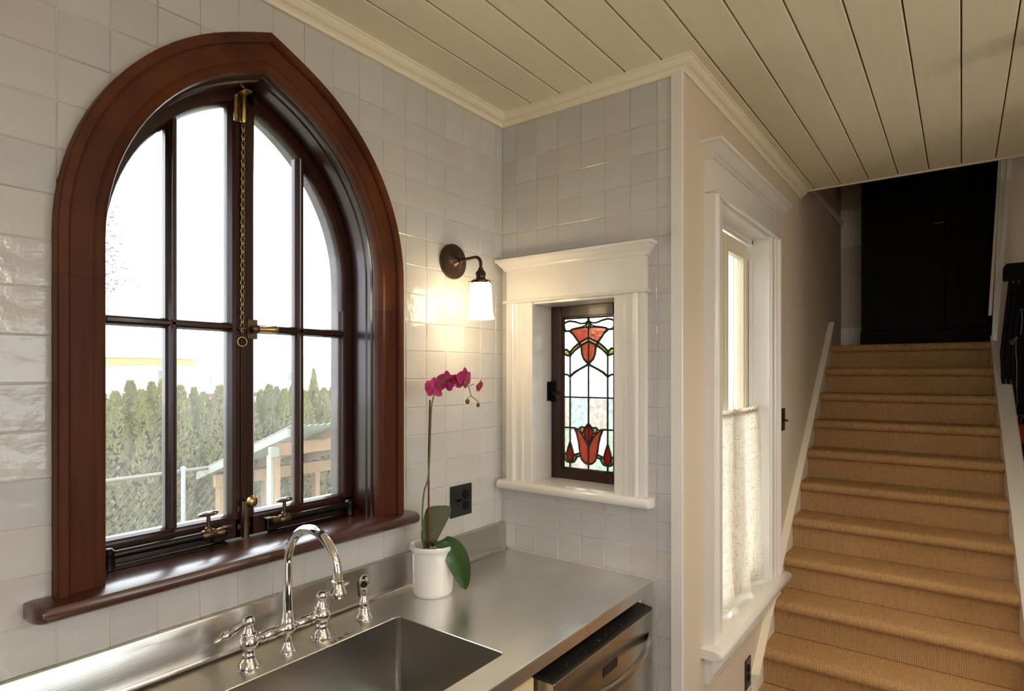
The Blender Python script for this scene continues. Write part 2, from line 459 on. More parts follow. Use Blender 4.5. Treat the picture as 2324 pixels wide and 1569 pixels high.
mk('pane', G_CLEAR, w5, box, (-3.525, RW[0] + .05, RW[2] + .05), (-3.522, RW[1] - .05, RW[3] - .05))
OW = (-1.45, .05, 1.05, 2.15)
wo = mk('wall_opposite', M_WALLP, None, lambda bm: (box(bm, (-3.6, -4.0, 0), (OW[0], -3.85, 4.6)), box(bm, (OW[1], -4.0, 0), (3.4, -3.85, 4.6)), box(bm, (OW[0], -4.0, 0), (OW[1], -3.85, OW[2])), box(bm, (OW[0], -4.0, OW[3]), (OW[1], -3.85, 4.6))))
tag(wo, 'plain painted wall with a wide window facing the arched window', 'wall', kind='structure')
w4 = empty('window_4', ((OW[0] + OW[1]) / 2, -3.9, OW[2])); tag(w4, 'wide white two-light window facing the arched window', 'window', kind='structure')
xm_ = (OW[0] + OW[1]) / 2
mk('frame', M_WINTRIM, w4, lambda bm: (box(bm, (OW[0], -3.97, OW[2]), (OW[0] + .05, -3.84, OW[3])), box(bm, (OW[1] - .05, -3.97, OW[2]), (OW[1], -3.84, OW[3])), box(bm, (OW[0], -3.97, OW[3] - .05), (OW[1], -3.84, OW[3])), box(bm, (OW[0], -3.97, OW[2]), (OW[1], -3.82, OW[2] + .05)), box(bm, (xm_ - .035, -3.95, OW[2]), (xm_ + .035, -3.87, OW[3]))))
mk('pane', G_CLEAR, w4, box, (OW[0] + .05, -3.925, OW[2] + .05), (xm_ - .035, -3.922, OW[3] - .05))
mk('pane', G_CLEAR, w4, box, (xm_ + .035, -3.925, OW[2] + .05), (OW[1] - .05, -3.922, OW[3] - .05))
wx = mk('wall_hall', M_WALLP, None, box, (3.2, -4.0, 0), (3.36, -2.3, 4.6))
tag(wx, 'plain painted wall of the hall beyond the stair railing', 'wall', kind='structure')

wp = mk('wall_light_block', M_WALLP, None, box, (.95, -1.80, 0), (2.22, -1.90, CEIL))  # added out of view to keep lamp light off the upper stairs
tag(wp, 'added unseen partition blocking lamp light from the upper stairs', 'wall', kind='structure')

# ceiling: backing slab with a plank for every board
def ceil_slab(bm):
    box(bm, (-3.6, -.745, CEIL + .012), (.003, .003, CEIL + .16)); box(bm, (-3.6, -4.0, CEIL + .012), (1.77, -.745, CEIL + .16))
ce = mk('ceiling', M_DARKGAP, None, ceil_slab)
tag(ce, 'cream painted tongue and groove plank ceiling', 'ceiling', kind='structure')
PW = .1302
yy = -.035
k = 0
edges = [0.0]
y = -.040
while y > -3.9: edges.append(y); y -= PW
# phase: board joints as measured on the stair edge of the ceiling
edges = [0.0] + [-.0377 - PW * i for i in range(30)]
for a, b in zip(edges, edges[1:]):
    x1 = 1.765 if b < SWY - .02 else -.001
    x1b = x1
    bm = B()
    g = .0022
    prof = [(a - g, .012), (a - g, .003), (a - g - .003, 0), (b + g + .003, 0), (b + g, .003), (b + g, .012)]
    prism(bm, [(-3.45, py, CEIL + pz) for py, pz in prof], (x1b + 3.45, 0, 0))
    done(bm, 'plank', M_CEIL, ce)
up_ = mk('ceiling_upper', M_WALLP, None, box, (-3.6, -4.0, 4.6), (3.4, .2, 4.7))
tag(up_, 'plain ceiling high above the stairwell', 'ceiling', kind='structure')
hd = mk('trim_3', M_CEIL, None, box, (1.765, SWY, CEIL - .004), (1.785, -3.85, CEIL + .16), bev=.002)
tag(hd, 'thin cream edge board where the plank ceiling stops at the stairwell', 'trim', kind='structure')

# crown moulding along three walls
def crown(bm):
    prof = [(0, 2.598), (.009, 2.598), (.012, 2.606), (.018, 2.612), (.028, 2.616), (.036, 2.624), (.040, 2.632), (.044, 2.633), (.044, CEIL), (0, CEIL)]
    loops = []
    for d, z in prof:
        loops.append([(-3.45, -d, z), (-d, -d, z), (-d, SWY - d, z), (1.765, SWY - d, z)])
    # loft needs loops along the section: transpose
    loft(bm, [[l[i] for l in loops] for i in range(4)])
cm = mk('trim_4', M_CEIL, None, crown)
tag(cm, 'cream crown moulding along the tiled walls and the stair wall', 'trim', kind='structure')

# -------------------------------------------------------------- tiles
def tile_mesh(wd, ht, seed, th=.011):
    rnd = random.Random(seed)
    bm = B()
    j = lambda a: rnd.uniform(-a, a)
    hw, hh, c = wd / 2, ht / 2, .0022
    back = [(-hw, -hh), (hw, -hh), (hw, hh), (-hw, hh)]
    pts = [(x + j(.0009), y + j(.0009)) for x, y in back]
    l0 = [(x, th, z) for x, z in pts]
    l1 = [(x, c * .8, z) for x, z in pts]
    l2 = [(x - math.copysign(c, x), j(.0004), z - math.copysign(c, z)) for x, z in pts]
    loft(bm, [l0, l1, l2])
    bmesh.ops.recalc_face_normals(bm, faces=bm.faces)
    me = bpy.data.meshes.new('tile'); bm.to_mesh(me); bm.free(); me.materials.append(M_TILE)
    return me
TX, TZ, TY = .0956, .0955, .0982
GAP = .0010
tm_full = [tile_mesh(TX - GAP, TZ - GAP, i) for i in range(8)]
tm_back = [tile_mesh(TY - GAP, TZ - GAP, 50 + i) for i in range(8)]
def put_tile(me, parent, loc, face):
    o = bpy.data.objects.new('tile', me); link(o, parent)
    dd_ = random.uniform(-.0007, .0004)
    o.location = Vector(loc) + (Vector((0, dd_, 0)) if face == 'Y' else Vector((dd_, 0, 0)))
    a = R(.45)
    rx, rz = random.gauss(0, a), random.gauss(0, a)
    o.rotation_euler = (rx, random.gauss(0, R(.25)), rz + (R(-90) if face == 'X' else 0))
    return o
def clip(poly, n, d):
    """keep the side with n.p >= d"""
    out = []
    for i in range(len(poly)):
        a, b = poly[i], poly[(i + 1) % len(poly)]
        da, db = n[0] * a[0] + n[1] * a[1] - d, n[0] * b[0] + n[1] * b[1] - d
        if da >= 0: out.append(a)
        if da * db < 0:
            t = da / (da - db); out.append((a[0] + (b[0] - a[0]) * t, a[1] + (b[1] - a[1]) * t))
    return out
def poly_tile(poly, parent, face):
    cx = sum(p[0] for p in poly) / len(poly); cz = sum(p[1] for p in poly) / len(poly)
    bm = B()
    l0 = [(x - cx, .011, z - cz) for x, z in poly]
    l1 = [(x - cx, .0015, z - cz) for x, z in poly]
    def inn(x, z):
        v = Vector((x - cx, z - cz)); l = v.length; return v * max(0, (l - .0022) / l)
    l2 = [(inn(x, z).x, 0, inn(x, z).y) for x, z in poly]
    loft(bm, [l0, l1, l2]); bmesh.ops.recalc_face_normals(bm, faces=bm.faces)
    me = bpy.data.meshes.new('tile'); bm.to_mesh(me); bm.free(); me.materials.append(M_TILE)
    loc = (cx, 0, cz) if face == 'Y' else (0, -cx, cz)
    return put_tile(me, parent, loc, face)
S_CUT = .035
zrows = [.932 + TZ * i for i in range(0, 18)]
zrows[-1] = 2.60
xj = [0.0, -.0415] + [-.0415 - TX * i for i in range(1, 20)]
SILL_B = 1.136
for zi in range(len(zrows) - 1):
    za, zb = zrows[zi], zrows[zi + 1]
    if zb < 1.04: continue
    zb = min(zb, 2.605)
    for xi in range(len(xj) - 1):
        xb, xa = xj[xi], xj[xi + 1]
        cx, cz = (xa + xb) / 2, (za + zb) / 2
        # outside test against the opening (casing hides the edge of the field)
        corners = [(xa, za), (xb, za), (xb, zb), (xa, zb)]
        def inside(p, s):
            return p[1] > SILL_B and abs(p[0] - X0) < arch_half_width(p[1], s)
        ins = [inside(p, S_CUT) for p in corners] + [inside((cx, za), S_CUT), inside((cx, zb), S_CUT), inside((xa, cz), S_CUT), inside((xb, cz), S_CUT)]
        full = abs((xb - xa) - TX) < 1e-4 and abs((zb - za) - TZ) < 1e-4
        if not any(ins):
            if full: put_tile(random.choice(tm_full), wl, (cx, 0, cz), 'Y')
            else:
                g = GAP / 2
                poly_tile([(xa + g, za + g), (xb - g, za + g), (xb - g, zb - g), (xa + g, zb - g)], wl, 'Y')
            continue
        if all(ins): continue
        g = GAP / 2
        poly = [(xa + g, za + g), (xb - g, za + g), (xb - g, zb - g), (xa + g, zb - g)]
        if cz < SILL_B + .03 and za < SILL_B and abs(cx - X0) < HW - S_CUT + .02:
            poly = clip(poly, (0, -1), -SILL_B)
        elif cz <= SPR:
            sgn = 1 if cx > X0 else -1
            poly = clip(poly, (sgn, 0), sgn * (X0 + sgn * (HW - S_CUT)))
        else:
            sgn = 1 if cx > X0 else -1
            A_ = arch_half(S_CUT, sgn, 60)
            kn = min(range(1, len(A_) - 1), key=lambda q: (A_[q][0] - cx) ** 2 + (A_[q][1] - cz) ** 2)
            tv = Vector((A_[kn + 1][0] - A_[kn - 1][0], A_[kn + 1][1] - A_[kn - 1][1])).normalized()
            v = Vector((tv.y * sgn, -tv.x * sgn)); pk = Vector(A_[kn])
            poly = clip(poly, (v.x, v.y), v.dot(pk))
        if len(poly) >= 3:
            ar = abs(sum(poly[i][0] * poly[(i + 1) % len(poly)][1] - poly[(i + 1) % len(poly)][0] * poly[i][1] for i in range(len(poly)))) / 2
            if ar > 4e-5: poly_tile(poly, wl, 'Y')
# back wall: horizontal coordinate h = -Y
hj = [0.0, .0666] + [.0666 + TY * i for i in range(1, 7)] + [.707]
zrow2 = [.932 - TZ * i for i in range(9, 0, -1)] + zrows
for zi in range(len(zrow2) - 1):
    za, zb = zrow2[zi], min(zrow2[zi + 1], 2.605)
    for hi_ in range(len(hj) - 1):
        ha, hb = hj[hi_], hj[hi_ + 1]
        if zb < .935 and hb < .64: continue
        hc, zc = (ha + hb) / 2, (za + zb) / 2
        oh0, oh1, oz0, oz1 = .12, .545, 1.19, 1.91
        g = GAP / 2
        if ha >= oh0 and hb <= oh1 and za >= oz0 and zb <= oz1: continue
        poly = [(ha + g, za + g), (hb - g, za + g), (hb - g, zb - g), (ha + g, zb - g)]
        over = ha < oh1 and hb > oh0 and za < oz1 and zb > oz0
        if over:
            # cut by the side of the opening that leaves the larger piece
            best = []
            for n, d in (((-1, 0), -oh0), ((1, 0), oh1), ((0, -1), -oz0), ((0, 1), oz1)):
                q = clip(poly, n, d)
                if len(q) >= 3:
                    ar = abs(sum(q[i][0] * q[(i + 1) % len(q)][1] - q[(i + 1) % len(q)][0] * q[i][1] for i in range(len(q)))) / 2
                    best.append((ar, q))
            if not best: continue
            ar, poly = max(best, key=lambda t: t[0])
            if ar < 4e-5: continue
            poly_tile([(p[0], p[1]) for p in poly], wb, 'X')
        elif abs(hb - ha - TY) < 1e-4 and abs(zb - za - TZ) < 1e-4:
            put_tile(random.choice(tm_back), wb, (0, -hc, zc), 'X')
        else:
            poly_tile(poly, wb, 'X')

# ================================================================== WINDOW 1: pointed arch
w1 = empty('window_1', (X0, 0, 1.172))
tag(w1, 'large pointed-arch casement window in dark stained wood', 'window', kind='structure')
def band(bm, prof, side, straight=None, arc=True):
    """prof: list of (inset s, y). straight=(z0,z1) for the leg, arc for the curved half"""
    loops = []
    if straight:
        for z in straight:
            loops.append([(X0 + side * (HW - s), yv, z) for s, yv in prof])
    if arc:
        A = [arch_half(s, side) for s, _ in prof]
        for k in range(len(A[0])):
            loops.append([(A[i][k][0], prof[i][1], A[i][k][1]) for i in range(len(prof))])
    loft(bm, loops)
cas = [(0, .004), (0, -.032), (.003, -.036), (.018, -.036), (.023, -.030), (.0235, -.022), (.066, -.020), (.070, -.024), (.080, -.026), (.088, -.022), (.091, -.014), (.091, .004)]
for s in (-1, 1):
    mk('casing_leg', M_WOOD, w1, band, cas, s, (1.172, JOINT - .0006), False, smooth=True)
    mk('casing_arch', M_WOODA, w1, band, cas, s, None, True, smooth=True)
jam = [(.045, .004), (.091, .004), (.091, .012), (.097, .015), (.097, .03), (.101, .034), (.101, .21), (.045, .21)]
for s in (-1, 1):
    mk('jamb', M_SASH, w1, band, jam, s, (1.14, JOINT - .05), True, smooth=True)
# stool (inner sill)
def stool(bm):
    prof = [(.21, 1.140), (.21, 1.172), (-.062, 1.172), (-.072, 1.168), (-.077, 1.160), (-.078, 1.152), (-.074, 1.143), (-.066, 1.138), (-.055, 1.136), (-.002, 1.136), (-.002, 1.140)]
    hw = HW - .046
    # body inside the opening
    prism(bm, [(X0 - hw, yv, z) for yv, z in [(.21, 1.141), (.21, 1.1719), (-.001, 1.1719), (-.001, 1.141)]], (2 * hw, 0, 0))
    nose = [(-.0015, 1.172), (-.062, 1.172), (-.072, 1.168), (-.077, 1.160), (-.078, 1.153), (-.074, 1.143), (-.066, 1.138), (-.055, 1.136), (-.0015, 1.136)]
    e = .010
    mid = (1.172 + 1.136) / 2
    def sec(x, f): return [(x, -.0015 + (yv + .0015) * f, mid + (z - mid) * (.45 + .55 * f if f < 1 else 1)) for yv, z in nose]
    xl, xr = X0 - HW - .046, X0 + HW + .043
    loft(bm, [sec(xl, .60), sec(xl + .002, .74), sec(xl + .006, .86), sec(xl + .012, .95), sec(xl + .020, 1), sec(xr - .020, 1), sec(xr - .012, .95), sec(xr - .006, .86), sec(xr - .002, .74), sec(xr, .60)])
mk('sill', M_WOODS, w1, stool, smooth=True)

# sashes
SJ, SG = .1015, .137          # insets of sash outer edge and glass edge
YF, YB, YG = .100, .142, .126
GZ0, GZM = 1.236, 1.746
CH = .0375
def bar(bm, a, b, w=.014, dirx=True):
    """moulded glazing bar from a to b (x,z pairs) standing in the sash"""
    prof = [(-w, YB - .004), (-w, YG - .006), (-w * .72, YF + .012), (-w * .34, YF + .008), (-w * .30, YF + .003), (w * .30, YF + .003), (w * .34, YF + .008), (w * .72, YF + .012), (w, YG - .006), (w, YB - .004)]
    if dirx: loops = [[(x, yv, z + q) for q, yv in prof] for x, z in (a, b)]
    else: loops = [[(x + q, yv, z) for q, yv in prof] for x, z in (a, b)]
    loft(bm, loops)
for s in (-1, 1):
    sash = empty('sash', (X0, 0, 1.172), None); sash.location = (0, 0, 0); sash.parent = w1
    hwj, hwg = HW - SJ, HW - SG
    rail = [(SJ, YB), (SJ, YF), (SG - .010, YF), (SG - .006, YF + .006), (SG - .004, YF + .012), (SG, YG - .004), (SG, YB)]
    mk('outer_stile', M_SASH, sash, band, rail, s, (1.175, JOINT), False)
    mk('arched_rail', M_SASH, sash, band, rail, s, None, True, smooth=True)
    def bottom(bm):
        x0, x1 = sorted((X0 + s * hwj, X0 + s * .0005))
        prof = [(YB, 1.175), (YF, 1.175), (YF, GZ0 - .012), (YF + .006, GZ0 - .008), (YF + .008, GZ0 - .004), (YG - .004, GZ0), (YB, GZ0)]
        prism(bm, [(x0, yv, z) for yv, z in prof], (x1 - x0, 0, 0))
    mk('bottom_rail', M_SASH, sash, bottom)
    def meet(bm):
        n = 6
        xs = [s * (.0004 + (CH - .0004) * k / n) for k in range(n + 1)]
        prof_y = [YF if k <= n - 2 else (YF + .006 if k == n - 1 else YG - .004) for k in range(n + 1)]
        top = [arch_z(X0 + x, SJ + .004) for x in xs]
        loops = []
        for x, yv, z in zip(xs, prof_y, top):
            loops.append([(X0 + x, yv, 1.176), (X0 + x, yv, z), (X0 + x, YB - .001, z), (X0 + x, YB - .001, 1.176)])
        loft(bm, loops)
    mk('meeting_stile', M_SASH, sash, meet)
    xm = X0 + s * (CH + hwg) / 2 * 1.0
    xin, xout = X0 + s * CH, X0 + s * hwg
    mk('glazing_bar', M_SASH, sash, lambda bm: bar(bm, (xm, GZ0 - .004), (xm, arch_z(xm, SG - .012)), dirx=False))
    mk('glazing_bar', M_SASH, sash, lambda bm: bar(bm, (xin - s * .003, GZM), (xout + s * .003, GZM), w=.0125))
    # panes
    for (xa, xb) in ((xin, xm), (xm, xout)):
        bm = B()
        prism(bm, [(xa, YG, GZ0 - .003), (xb, YG, GZ0 - .003), (xb, YG, GZM), (xa, YG, GZM)], (0, .003, 0))
        done(bm, 'pane', G_CLEAR, sash)
        n = 14
        bm = B()
        top = [(xa + (xb - xa) * k / n) for k in range(n + 1)]
        loft(bm, [[(x, YG, GZM), (x, YG, max(arch_z(x, SG - .003), GZM + .001)), (x, YG + .003, max(arch_z(x, SG - .003), GZM + .001)), (x, YG + .003, GZM)] for x in top])
        done(bm, 'pane', G_CLEAR, sash)
if True:
    mk('astragal', M_SASH, w1, lambda bm: box(bm, (X0 - .012, YF - .005, 1.177), (X0 + .004, YF + .001, arch_z(X0, SJ + .01)), bev=.0015))

# casement stays: pins, tube, sliding collar with T handle
def stay(s):
    e = empty('casement_stay', (0, 0, 0), w1)
    zc = 1.205; yc = YF - .020
    xa, xb = X0 + s * .335, X0 + s * .062
    mk('tube', M_IRON, e, lambda bm: (tube(bm, [(xa, yc, zc), (xb, yc, zc)], .0100, 14)), smooth=True)
    mk('base_plate', M_IRON, e, lambda bm: (box(bm, (xa + s * .012, yc - .012, 1.1722), (xb, yc + .012, 1.1765), bev=.001), box(bm, (xb - s * .002, yc + .004, 1.1765), (xb + s * .03, YF + .001, 1.215), bev=.002)))
    mk('pivot', M_IRON, e, lambda bm: lathe(bm, [(.014, 0), (.013, .030), (.0145, .034), (.014, .042), (.008, .048), (0, .049)], (xa, yc, 1.174), seg=16), smooth=True)
    mk('end_bracket', M_DBRASS, e, lambda bm: (lathe(bm, [(.012, 0), (.0125, .012), (.0105, .016), (.0105, .03), (.0125, .034), (.012, .042)], (xb + s * .006, yc, zc), axis=(s, 0, 0), seg=16), box(bm, (xb - s * .014, yc - .012, zc + .009), (xb + s * .006, yc + .010, zc + .013), bev=.001)), smooth=True)
    xk = X0 + s * .108
    mk('collar', M_DBRASS, e, lambda bm: (lathe(bm, [(.0115, -.018), (.0135, -.014), (.0135, .014), (.0115, .018)], (xk, yc, zc), axis=(1, 0, 0), seg=16),
        lathe(bm, [(.010, .008), (.009, .017), (.0052, .021), (.0048, .050)], (xk, yc, zc), seg=14)), smooth=True)
    def knob(bm):
        loops = []
        for h, k in ((.047, .2), (.050, .85), (.0545, 1), (.058, .8), (.0605, .25)):
            loops.append([(xk + math.cos(t) * .027 * k, yc + math.sin(t) * .010 * k, zc + h) for t in [2 * math.pi * i / 18 for i in range(18)]])
        loft(bm, loops)
    mk('thumb_knob', M_PEWTER, e, knob, smooth=True)
stay(-1); stay(1)
# surface bolt at the foot of the meeting stiles
e = empty('surface_bolt', (0, 0, 0), w1)
bx_ = X0 - .004
mk('barrel', M_DBRASS, e, lambda bm: tube(bm, [(bx_, YF - .012, 1.174), (bx_, YF - .014, 1.274)], .0095, 14), smooth=True)
mk('keeper', M_DBRASS, e, lambda bm: (box(bm, (bx_ - .018, YF - .006, 1.198), (bx_ + .018, YF, 1.212), bev=.001), lathe(bm, [(.0095, 0), (.0095, .026)], (bx_, YF - .012, 1.176), seg=14), box(bm, (bx_ - .018, YF - .006, 1.246), (bx_ + .014, YF, 1.262), bev=.001)))
mk('knob', M_BRASS, e, lambda bm: lathe(bm, [(.005, 0), (.0055, .006), (.012, .010), (.016, .017), (.015, .025), (.009, .030), (0, .031)], (bx_ + .003, YF - .014, 1.272), axis=(.25, -1, .1), seg=16), smooth=True)
# turn handle
e = empty('turn_handle', (0, 0, 0), w1)
hx, hz = X0 + .022, 1.742
mk('escutcheon', M_DBRASS, e, lambda bm: box(bm, (hx - .014, YF - .004, hz - .027), (hx + .014, YF + .001, hz + .027), bev=.001))
mk('boss', M_DBRASS, e, lambda bm: lathe(bm, [(.009, 0), (.009, .012), (.011, .016), (.011, .022), (.006, .026), (0, .0265)], (hx, YF - .003, hz), axis=(0, -1, 0), seg=16), smooth=True)
mk('lever', M_BRASS, e, lambda bm: lathe(bm, [(.007, 0), (.0085, .009), (.008, .020), (.0105, .036), (.0122, .047), (.011, .055), (.005, .060), (0, .061)], (hx + .004, YF - .018, hz), axis=(1, -.12, .02), seg=14), smooth=True)
mk('tongue', M_DBRASS, e, lambda bm: lathe(bm, [(.004, 0), (.006, .008), (.006, .02), (.002, .028), (0, .028)], (hx - .016, YF - .010, hz), axis=(-1, 0, 0), seg=12), smooth=True)
# spring latch with pull chain
e = empty('chain_latch', (0, 0, 0), w1)
lx = X0 - .014
lz = arch_z(X0, SJ) - .055
mk('latch_plate', M_BRASS, e, lambda bm: box(bm, (lx - .017, YF - .004, lz - .042), (lx + .019, YF + .001, lz + .032), bev=.001))
mk('latch_barrel', M_BRASS, e, lambda bm: (lathe(bm, [(.008, -.045), (.0095, -.040), (.0095, .028), (.008, .034), (.004, .038)], (lx + .004, YF - .012, lz), seg=16), tube(bm, [(lx + .004, YF - .012, lz + .036), (lx + .004, YF - .012, lz + .055)], .004, 10)), smooth=True)
mk('strike', M_BRASS, e, lambda bm: box(bm, (lx - .010, .056, arch_z(lx + .03, SJ) - .016), (lx + .012, YF, arch_z(lx + .03, SJ) - .010), bev=.001))
for q in (-1, 1):
    mk('screw', M_GALV, e, lambda bm: lathe(bm, [(.0028, 0), (.0025, .0015), (0, .002)], (lx - .010, YF - .004, lz + q * .028), axis=(0, -1, 0), seg=10), smooth=True)
def link_mesh():
    bm = B()
    pts = [(.0042 * math.cos(t), 0, .0078 * math.sin(t)) for t in [2 * math.pi * k / 12 for k in range(12)]]
    loops = []
    for k, p in enumerate(pts):
        p = Vector(p); nr = Vector((p.x / .0042 ** 2, 0, p.z / .0078 ** 2)).normalized(); d = Vector((0, 1, 0))
        loops.append([p + (nr * math.cos(a) + d * math.sin(a)) * .00105 for a in [2 * math.pi * j / 4 for j in range(4)]])
    loft(bm, loops, wrap=True); bmesh.ops.recalc_face_normals(bm, faces=bm.faces)
    me = bpy.data.meshes.new('chain_link'); bm.to_mesh(me); bm.free(); me.materials.append(M_BRASS); return me
lm = link_mesh()
ztop, zend = lz - .047, 1.722
nl = int((ztop - zend) / .0118)
for k in range(nl):
    o = bpy.data.objects.new('chain_link', lm); link(o, e)
    t = k / nl
    o.location = Vector((lx + .004 - .003 * t, YF - .012, ztop - .0118 * k - .006)) - off(e)
    o.rotation_euler = (0, random.uniform(-.12, .12), R(28 if k % 2 else -38))
mk('pull_ring', M_BRASS, e, lambda bm: ring(bm, (lx + .001, YF - .012, zend - .016), (0.1, 1, 0), .0125, .0011, 28, 6), smooth=True)

# ================================================================== craftsman casings (windows 2 and 3)
def head(bm, P, u0, u1, z0, z1, th, crown_h, ext):
    """P(u,n,z)->world. Flat frieze with fillet below and moulded cap with returns"""
    def lay(levels):
        loops = []
        for z, e2 in levels:
            loops.append([P(u0 - e2, 0, z), P(u1 + e2, 0, z), P(u1 + e2, th + e2, z), P(u0 - e2, th + e2, z)])
        loft(bm, loops)
    lay([(z0, .004), (z0 + .001, .0095), (z0 + .006, .012), (z0 + .011, .0095), (z0 + .012, .004)])      # astragal
    lay([(z0 + .0121, 0), (z1 - crown_h - .0001, 0)])
    c = z1 - crown_h
    lay([(c, .002), (c, .006), (c + .005, .006), (c + .006, .009), (c + .010, .010), (c + .013, ext * .34), (c + crown_h * .45, ext * .55), (c + crown_h * .72, ext * .80), (c + crown_h * .8, ext * .97), (z1, ext)])
def side_prof(w, th):
    return [(0, 0), (0, th), (w * .20, th), (w * .22, th * 1.16), (w * .27, th * 1.28), (w * .33, th * 1.16), (w * .36, th * .86), (w * .40, th * .80),
            (w * .52, th * .80), (w * .56, th * .92), (w * .64, th * .92), (w * .68, th * .74), (w * .96, th * .74), (w, th * .66), (w, 0)]
def sill_nose(bm, P, u0, u1, z0, z1, nb, nf):
    r = (z1 - z0) / 2; mid = (z0 + z1) / 2
    prof = [(nb, z0), (nf - r, z0)] + [(nf - r + r * math.sin(t), mid - r * math.cos(t)) for t in [math.pi * k / 8 for k in range(1, 8)]] + [(nf - r, z1), (nb, z1)]
    def sec(u, f): return [P(u, nb + (n - nb) * f if n > 0 else n, mid + (z - mid) * (.55 + .45 * f if f < 1 else 1)) for n, z in prof]
    loft(bm, [sec(u0, .82), sec(u0 + .004, .95), sec(u0 + .010, 1), sec(u1 - .010, 1), sec(u1 - .004, .95), sec(u1, .82)])

# ---- window 2 (on X=0; u = -Y, n = -X)
P2 = lambda u, n, z: Vector((-n, -u, z))
w2 = empty('window_2', (0, -.33, 1.2))
tag(w2, 'small stained glass casement with red tulips in a white moulded casing', 'window', kind='structure')
C2L, C2R = .042, .624
mk('head_casing', M_WINTRIM, w2, lambda bm: head(bm, P2, C2L, C2R, 1.892, 2.062, .026, .045, .034), smooth=False)
def c2side(bm, left):
    pr_ = side_prof(.118, .028)
    ww = .118
    if left: pts = [P2(C2L + a, n, 1.205) for a, n in pr_]
    else: pts = [P2(C2R - a, n, 1.205) for a, n in pr_]
    prism(bm, pts, (0, 0, 1.8918 - 1.205))
mk('side_casing', M_WINTRIM, w2, c2side, True); mk('side_casing', M_WINTRIM, w2, c2side, False)
mk('sill', M_WINTRIM, w2, lambda bm: (sill_nose(bm, P2, .012, .648, 1.171, 1.205, .0005, .062), box(bm, (.0, -.155, 1.1735), (.16, -.51, 1.2045))), smooth=True)
def reveal2(bm):
    box(bm, (-.012, -.145, 1.205), (.16, -.1555, 1.885)); box(bm, (-.012, -.5095, 1.205), (.16, -.520, 1.885)); box(bm, (-.012, -.145, 1.885), (.16, -.520, 1.893))
mk('jamb_liner', M_WINTRIM, w2, reveal2)
sash2 = empty('sash', (0, 0, 0), w2)
SX0, SX1, SXG = .118, .152, .134
g_l, g_r, g_b, g_t = .2065, .4275, 1.2475, 1.836
o_l, o_r, o_b, o_t = .1565, .5085, 1.2055, 1.8845
def st(bm, a, b, vertical, inner):
    """stile/rail with a small moulded inner edge"""
    box(bm, a, b, bev=.0025)
mk('stile', M_SASH, sash2, lambda bm: box(bm, (SX0, -o_l, o_b), (SX1, -g_l + .006, o_t), bev=.002))
mk('stile', M_SASH, sash2, lambda bm: box(bm, (SX0, -o_r, o_b), (SX1, -g_r - .006, o_t), bev=.002))
mk('rail', M_SASH, sash2, lambda bm: box(bm, (SX0 + .0002, -g_l + .004, o_b), (SX1, -g_r - .004, g_b - .006), bev=.002))
mk('rail', M_SASH, sash2, lambda bm: box(bm, (SX0 + .0002, -g_l + .004, g_t + .006), (SX1, -g_r - .004, o_t), bev=.002))
def bead2(bm):
    prof = [(0, SX0 + .004), (.004, SX0 + .004), (.009, SX0 + .012), (.009, SXG + .004), (0, SXG + .004)]
    loops = []
    for q, xx in prof:
        q = q - .006
        loops.append([(xx, -(g_l + q), g_b + q), (xx, -(g_r - q), g_b + q), (xx, -(g_r - q), g_t - q), (xx, -(g_l + q), g_t - q)])
    L = [[l[i] for l in loops] for i in range(4)]
    loft(bm, L, wrap=True)
mk('glazing_bead', M_SASH, sash2, bead2)
